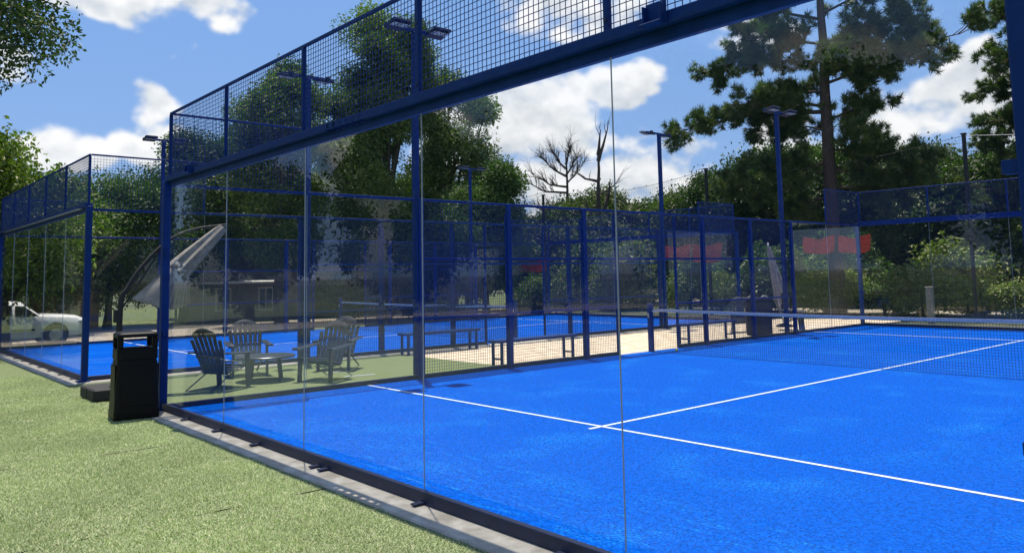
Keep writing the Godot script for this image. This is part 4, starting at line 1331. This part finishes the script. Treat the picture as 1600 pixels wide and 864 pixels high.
	for k in shrubs.size():
		var kind := k % 2
		var pos := Vector3(shrubs[k][0], land(shrubs[k][0]) - 0.03, shrubs[k][1])
		var o: Node3D
		if k < 2:
			o = broadleaf("shrub", ssays[k], "shrubs at the foot of the wood", pos, 2.4, 0.1, 2.9, 350 + k, 10, 55, bush, stints[k][0], stints[k][1], 0.26)
			sk.append(o)
		else:
			o = copy(sk[kind], pos, rng.randf() * TAU, ssays[kind])
		var vary := rng.randf_range(0.6, 1.25)
		o.scale = Vector3(1.15 * vary, shrubs[k][2] / 2.4 * vary, 1.15 * vary)
	# pines: the big one with boughs where the photograph shows them [height, sideways, depth, rise, tuft spread]
	var tuft := needle_tuft(46, 0.26, 205)
	var boughs := [[7.9, -5.6, 0.8, -0.2, 1.0], [8.1, -3.6, -0.8, 0.2, 0.9], [5.9, -3.9, 0.5, -0.7, 1.0], [5.6, -2.4, -1.0, -0.5, 0.9], [9.9, -4.3, 0.6, 0.2, 1.0], [10.6, -3.0, -0.6, 0.4, 0.9], [11.6, -3.8, 0.6, 0.9, 1.0], [9.3, 4.9, 0.5, 1.3, 1.0], [9.0, 3.2, -0.6, 0.5, 0.9], [10.6, 3.6, 0.7, 0.9, 1.0], [7.6, 1.9, 0.3, 0.5, 0.9], [6.4, 3.1, 0.2, -0.7, 1.0], [5.6, 2.7, -0.6, -0.4, 0.9], [4.9, 2.3, 0.4, -0.5, 0.8], [7.2, -1.6, 0.6, 0.2, 0.9], [6.7, 1.2, -0.9, -0.2, 0.9], [11.8, 2.6, 0.4, 0.9, 1.0], [12.6, -2.6, 0.4, 0.8, 1.0], [12.9, 2.2, -0.6, 0.9, 1.0], [13.9, -2.4, 0.5, 0.9, 1.0], [14.6, 2.0, 0.5, 1.0, 1.0], [15.6, -1.5, 0.3, 1.1, 0.9], [16.4, 1.2, -0.5, 1.0, 0.9], [8.6, -1.8, 1.8, 0.3, 0.9], [10.0, 1.4, 1.9, 0.3, 0.9], [9.2, 0.6, -2.0, 0.2, 0.9], [17.2, 0.3, 0.2, 0.9, 0.8], [4.6, -1.4, 0.6, -0.6, 0.8]]
	pine("big pine tree with wide boughs standing behind the far glass", Vector3(-3.75, -0.06, -25.8), 17.6, 0.30, boughs, tuft, 401, 1.45)
	var b2 := []
	rng.seed = 55
	for k in 30:
		var a := k * 2.4
		var hh := 3.6 + k * 0.33
		b2.append([hh, cos(a) * (2.9 - hh * 0.12), sin(a) * (2.9 - hh * 0.12), rng.randf_range(-0.3, 0.7), 0.9])
	pine("pine tree at the right edge half hidden by the corner post", Vector3(0.9, -0.06, -34.6), 13.6, 0.2, b2, tuft, 402, 1.1)
	dead_tree("leafless grey tree with fine rounded twigs above the wood", Vector3(-27.8, -0.46, -35.4), [[0.93, 0.3, 1.2, 0.5, 0.2], [0.9, -0.9, 1.2, 0.45, 0.3], [0.85, -1.7, 1.3, 0.45, -0.3], [0.86, 0.8, 1.3, 0.4, 0.4], [0.78, -2.4, 1.0, 0.45, 0.4], [0.74, -3.0, 0.9, 0.45, -0.4], [0.64, -3.2, 0.5, 0.42, 0.5], [0.56, -3.2, 0.2, 0.4, -0.5], [0.8, 1.2, 1.4, 0.35, -0.3], [0.45, -2.4, -0.3, 0.4, 0.2]], 10.6, 0.2, 24, 411)
	dead_tree("broken dead trunk with a few bare snags above the wood", Vector3(-22.8, -0.46, -33.3), [[0.93, 0.7, 2.2, 0.55, 0.1], [0.97, 0.2, 1.6, 0.5, -0.1], [0.8, -1.7, 0.8, 0.4, 0.2], [0.5, -0.9, 2.0, 0.5, 0.2], [0.48, 0.7, 3.2, 0.75, -0.2], [0.72, 1.3, 0.9, 0.3, 0.2], [0.56, 1.6, 0.3, 0.3, 0.1]], 10.0, 0.26, 3, 412)

func grass() -> void:
	# short blades of the artificial turf in the foreground: patches of blades laid over the rolls
	rng.seed = 500
	var patches := []
	for s in 3:
		var m := MB.new()
		for k in 420:
			var p := Vector3(rng.randf_range(-0.17, 0.17), 0, rng.randf_range(-0.17, 0.17))
			var d := Vector3(rng.randf_range(-1.5, 1.5), 0.9, rng.randf_range(-1.5, 1.5)).normalized()
			var s2 := d.cross(Vector3.UP + rv() * 0.7).normalized() * 0.0024
			var f := rng.randf_range(0.55, 1.25)
			var dry := rng.randf()
			var col := Color(0.35, 0.45, 0.205) if dry < 0.68 else Color(0.56, 0.56, 0.35)
			m.tint = Color(col.r * f, col.g * f, col.b * f)
			var e := p + d * rng.randf_range(0.014, 0.028)
			m.tri(p - s2, p + s2, e)
		patches.append(m.done())
	var seams := [-5.4, -2.42, -0.38, 2.36, 5.1]
	var worn := noise(81, 0.5, 2)
	for q in 3:
		var xf := []
		var cols := []
		var n := 0
		while n < 1500:
			var x := rng.randf_range(-6.0, 10.5)
			var z := rng.randf_range(0.5, 5.5)
			# only where the foreground shows turf
			if Vector2(x - 11.1, z - 3.5).length() > 17.5: continue
			var on_seam := false
			for sx in seams:
				if absf(x - sx) < 0.175 and worn.get_noise_2d(z * 3.0, sx) > -0.05: on_seam = true
			if on_seam: continue
			n += 1
			var tone := rng.randf_range(0.9, 1.1) + 0.16 * worn.get_noise_2d(x * 1.2, z * 1.2)
			xf.append(Transform3D(Basis(Vector3.UP, rng.randf() * TAU), Vector3(x, -0.002, z)))
			cols.append(Color(tone, tone, tone))
		var mm := MultiMesh.new()
		mm.transform_format = MultiMesh.TRANSFORM_3D
		mm.use_colors = true
		mm.mesh = patches[q]
		mm.instance_count = xf.size()
		for k in xf.size():
			mm.set_instance_transform(k, xf[k])
			mm.set_instance_color(k, cols[k])
		var o := MultiMeshInstance3D.new()
		o.multimesh = mm
		o.material_override = M.blade
		o.name = numbered("turf_blades")
		add_child(o)
		tag(o, "short pale green blades of the artificial turf in the foreground", "grass", "", "stuff")
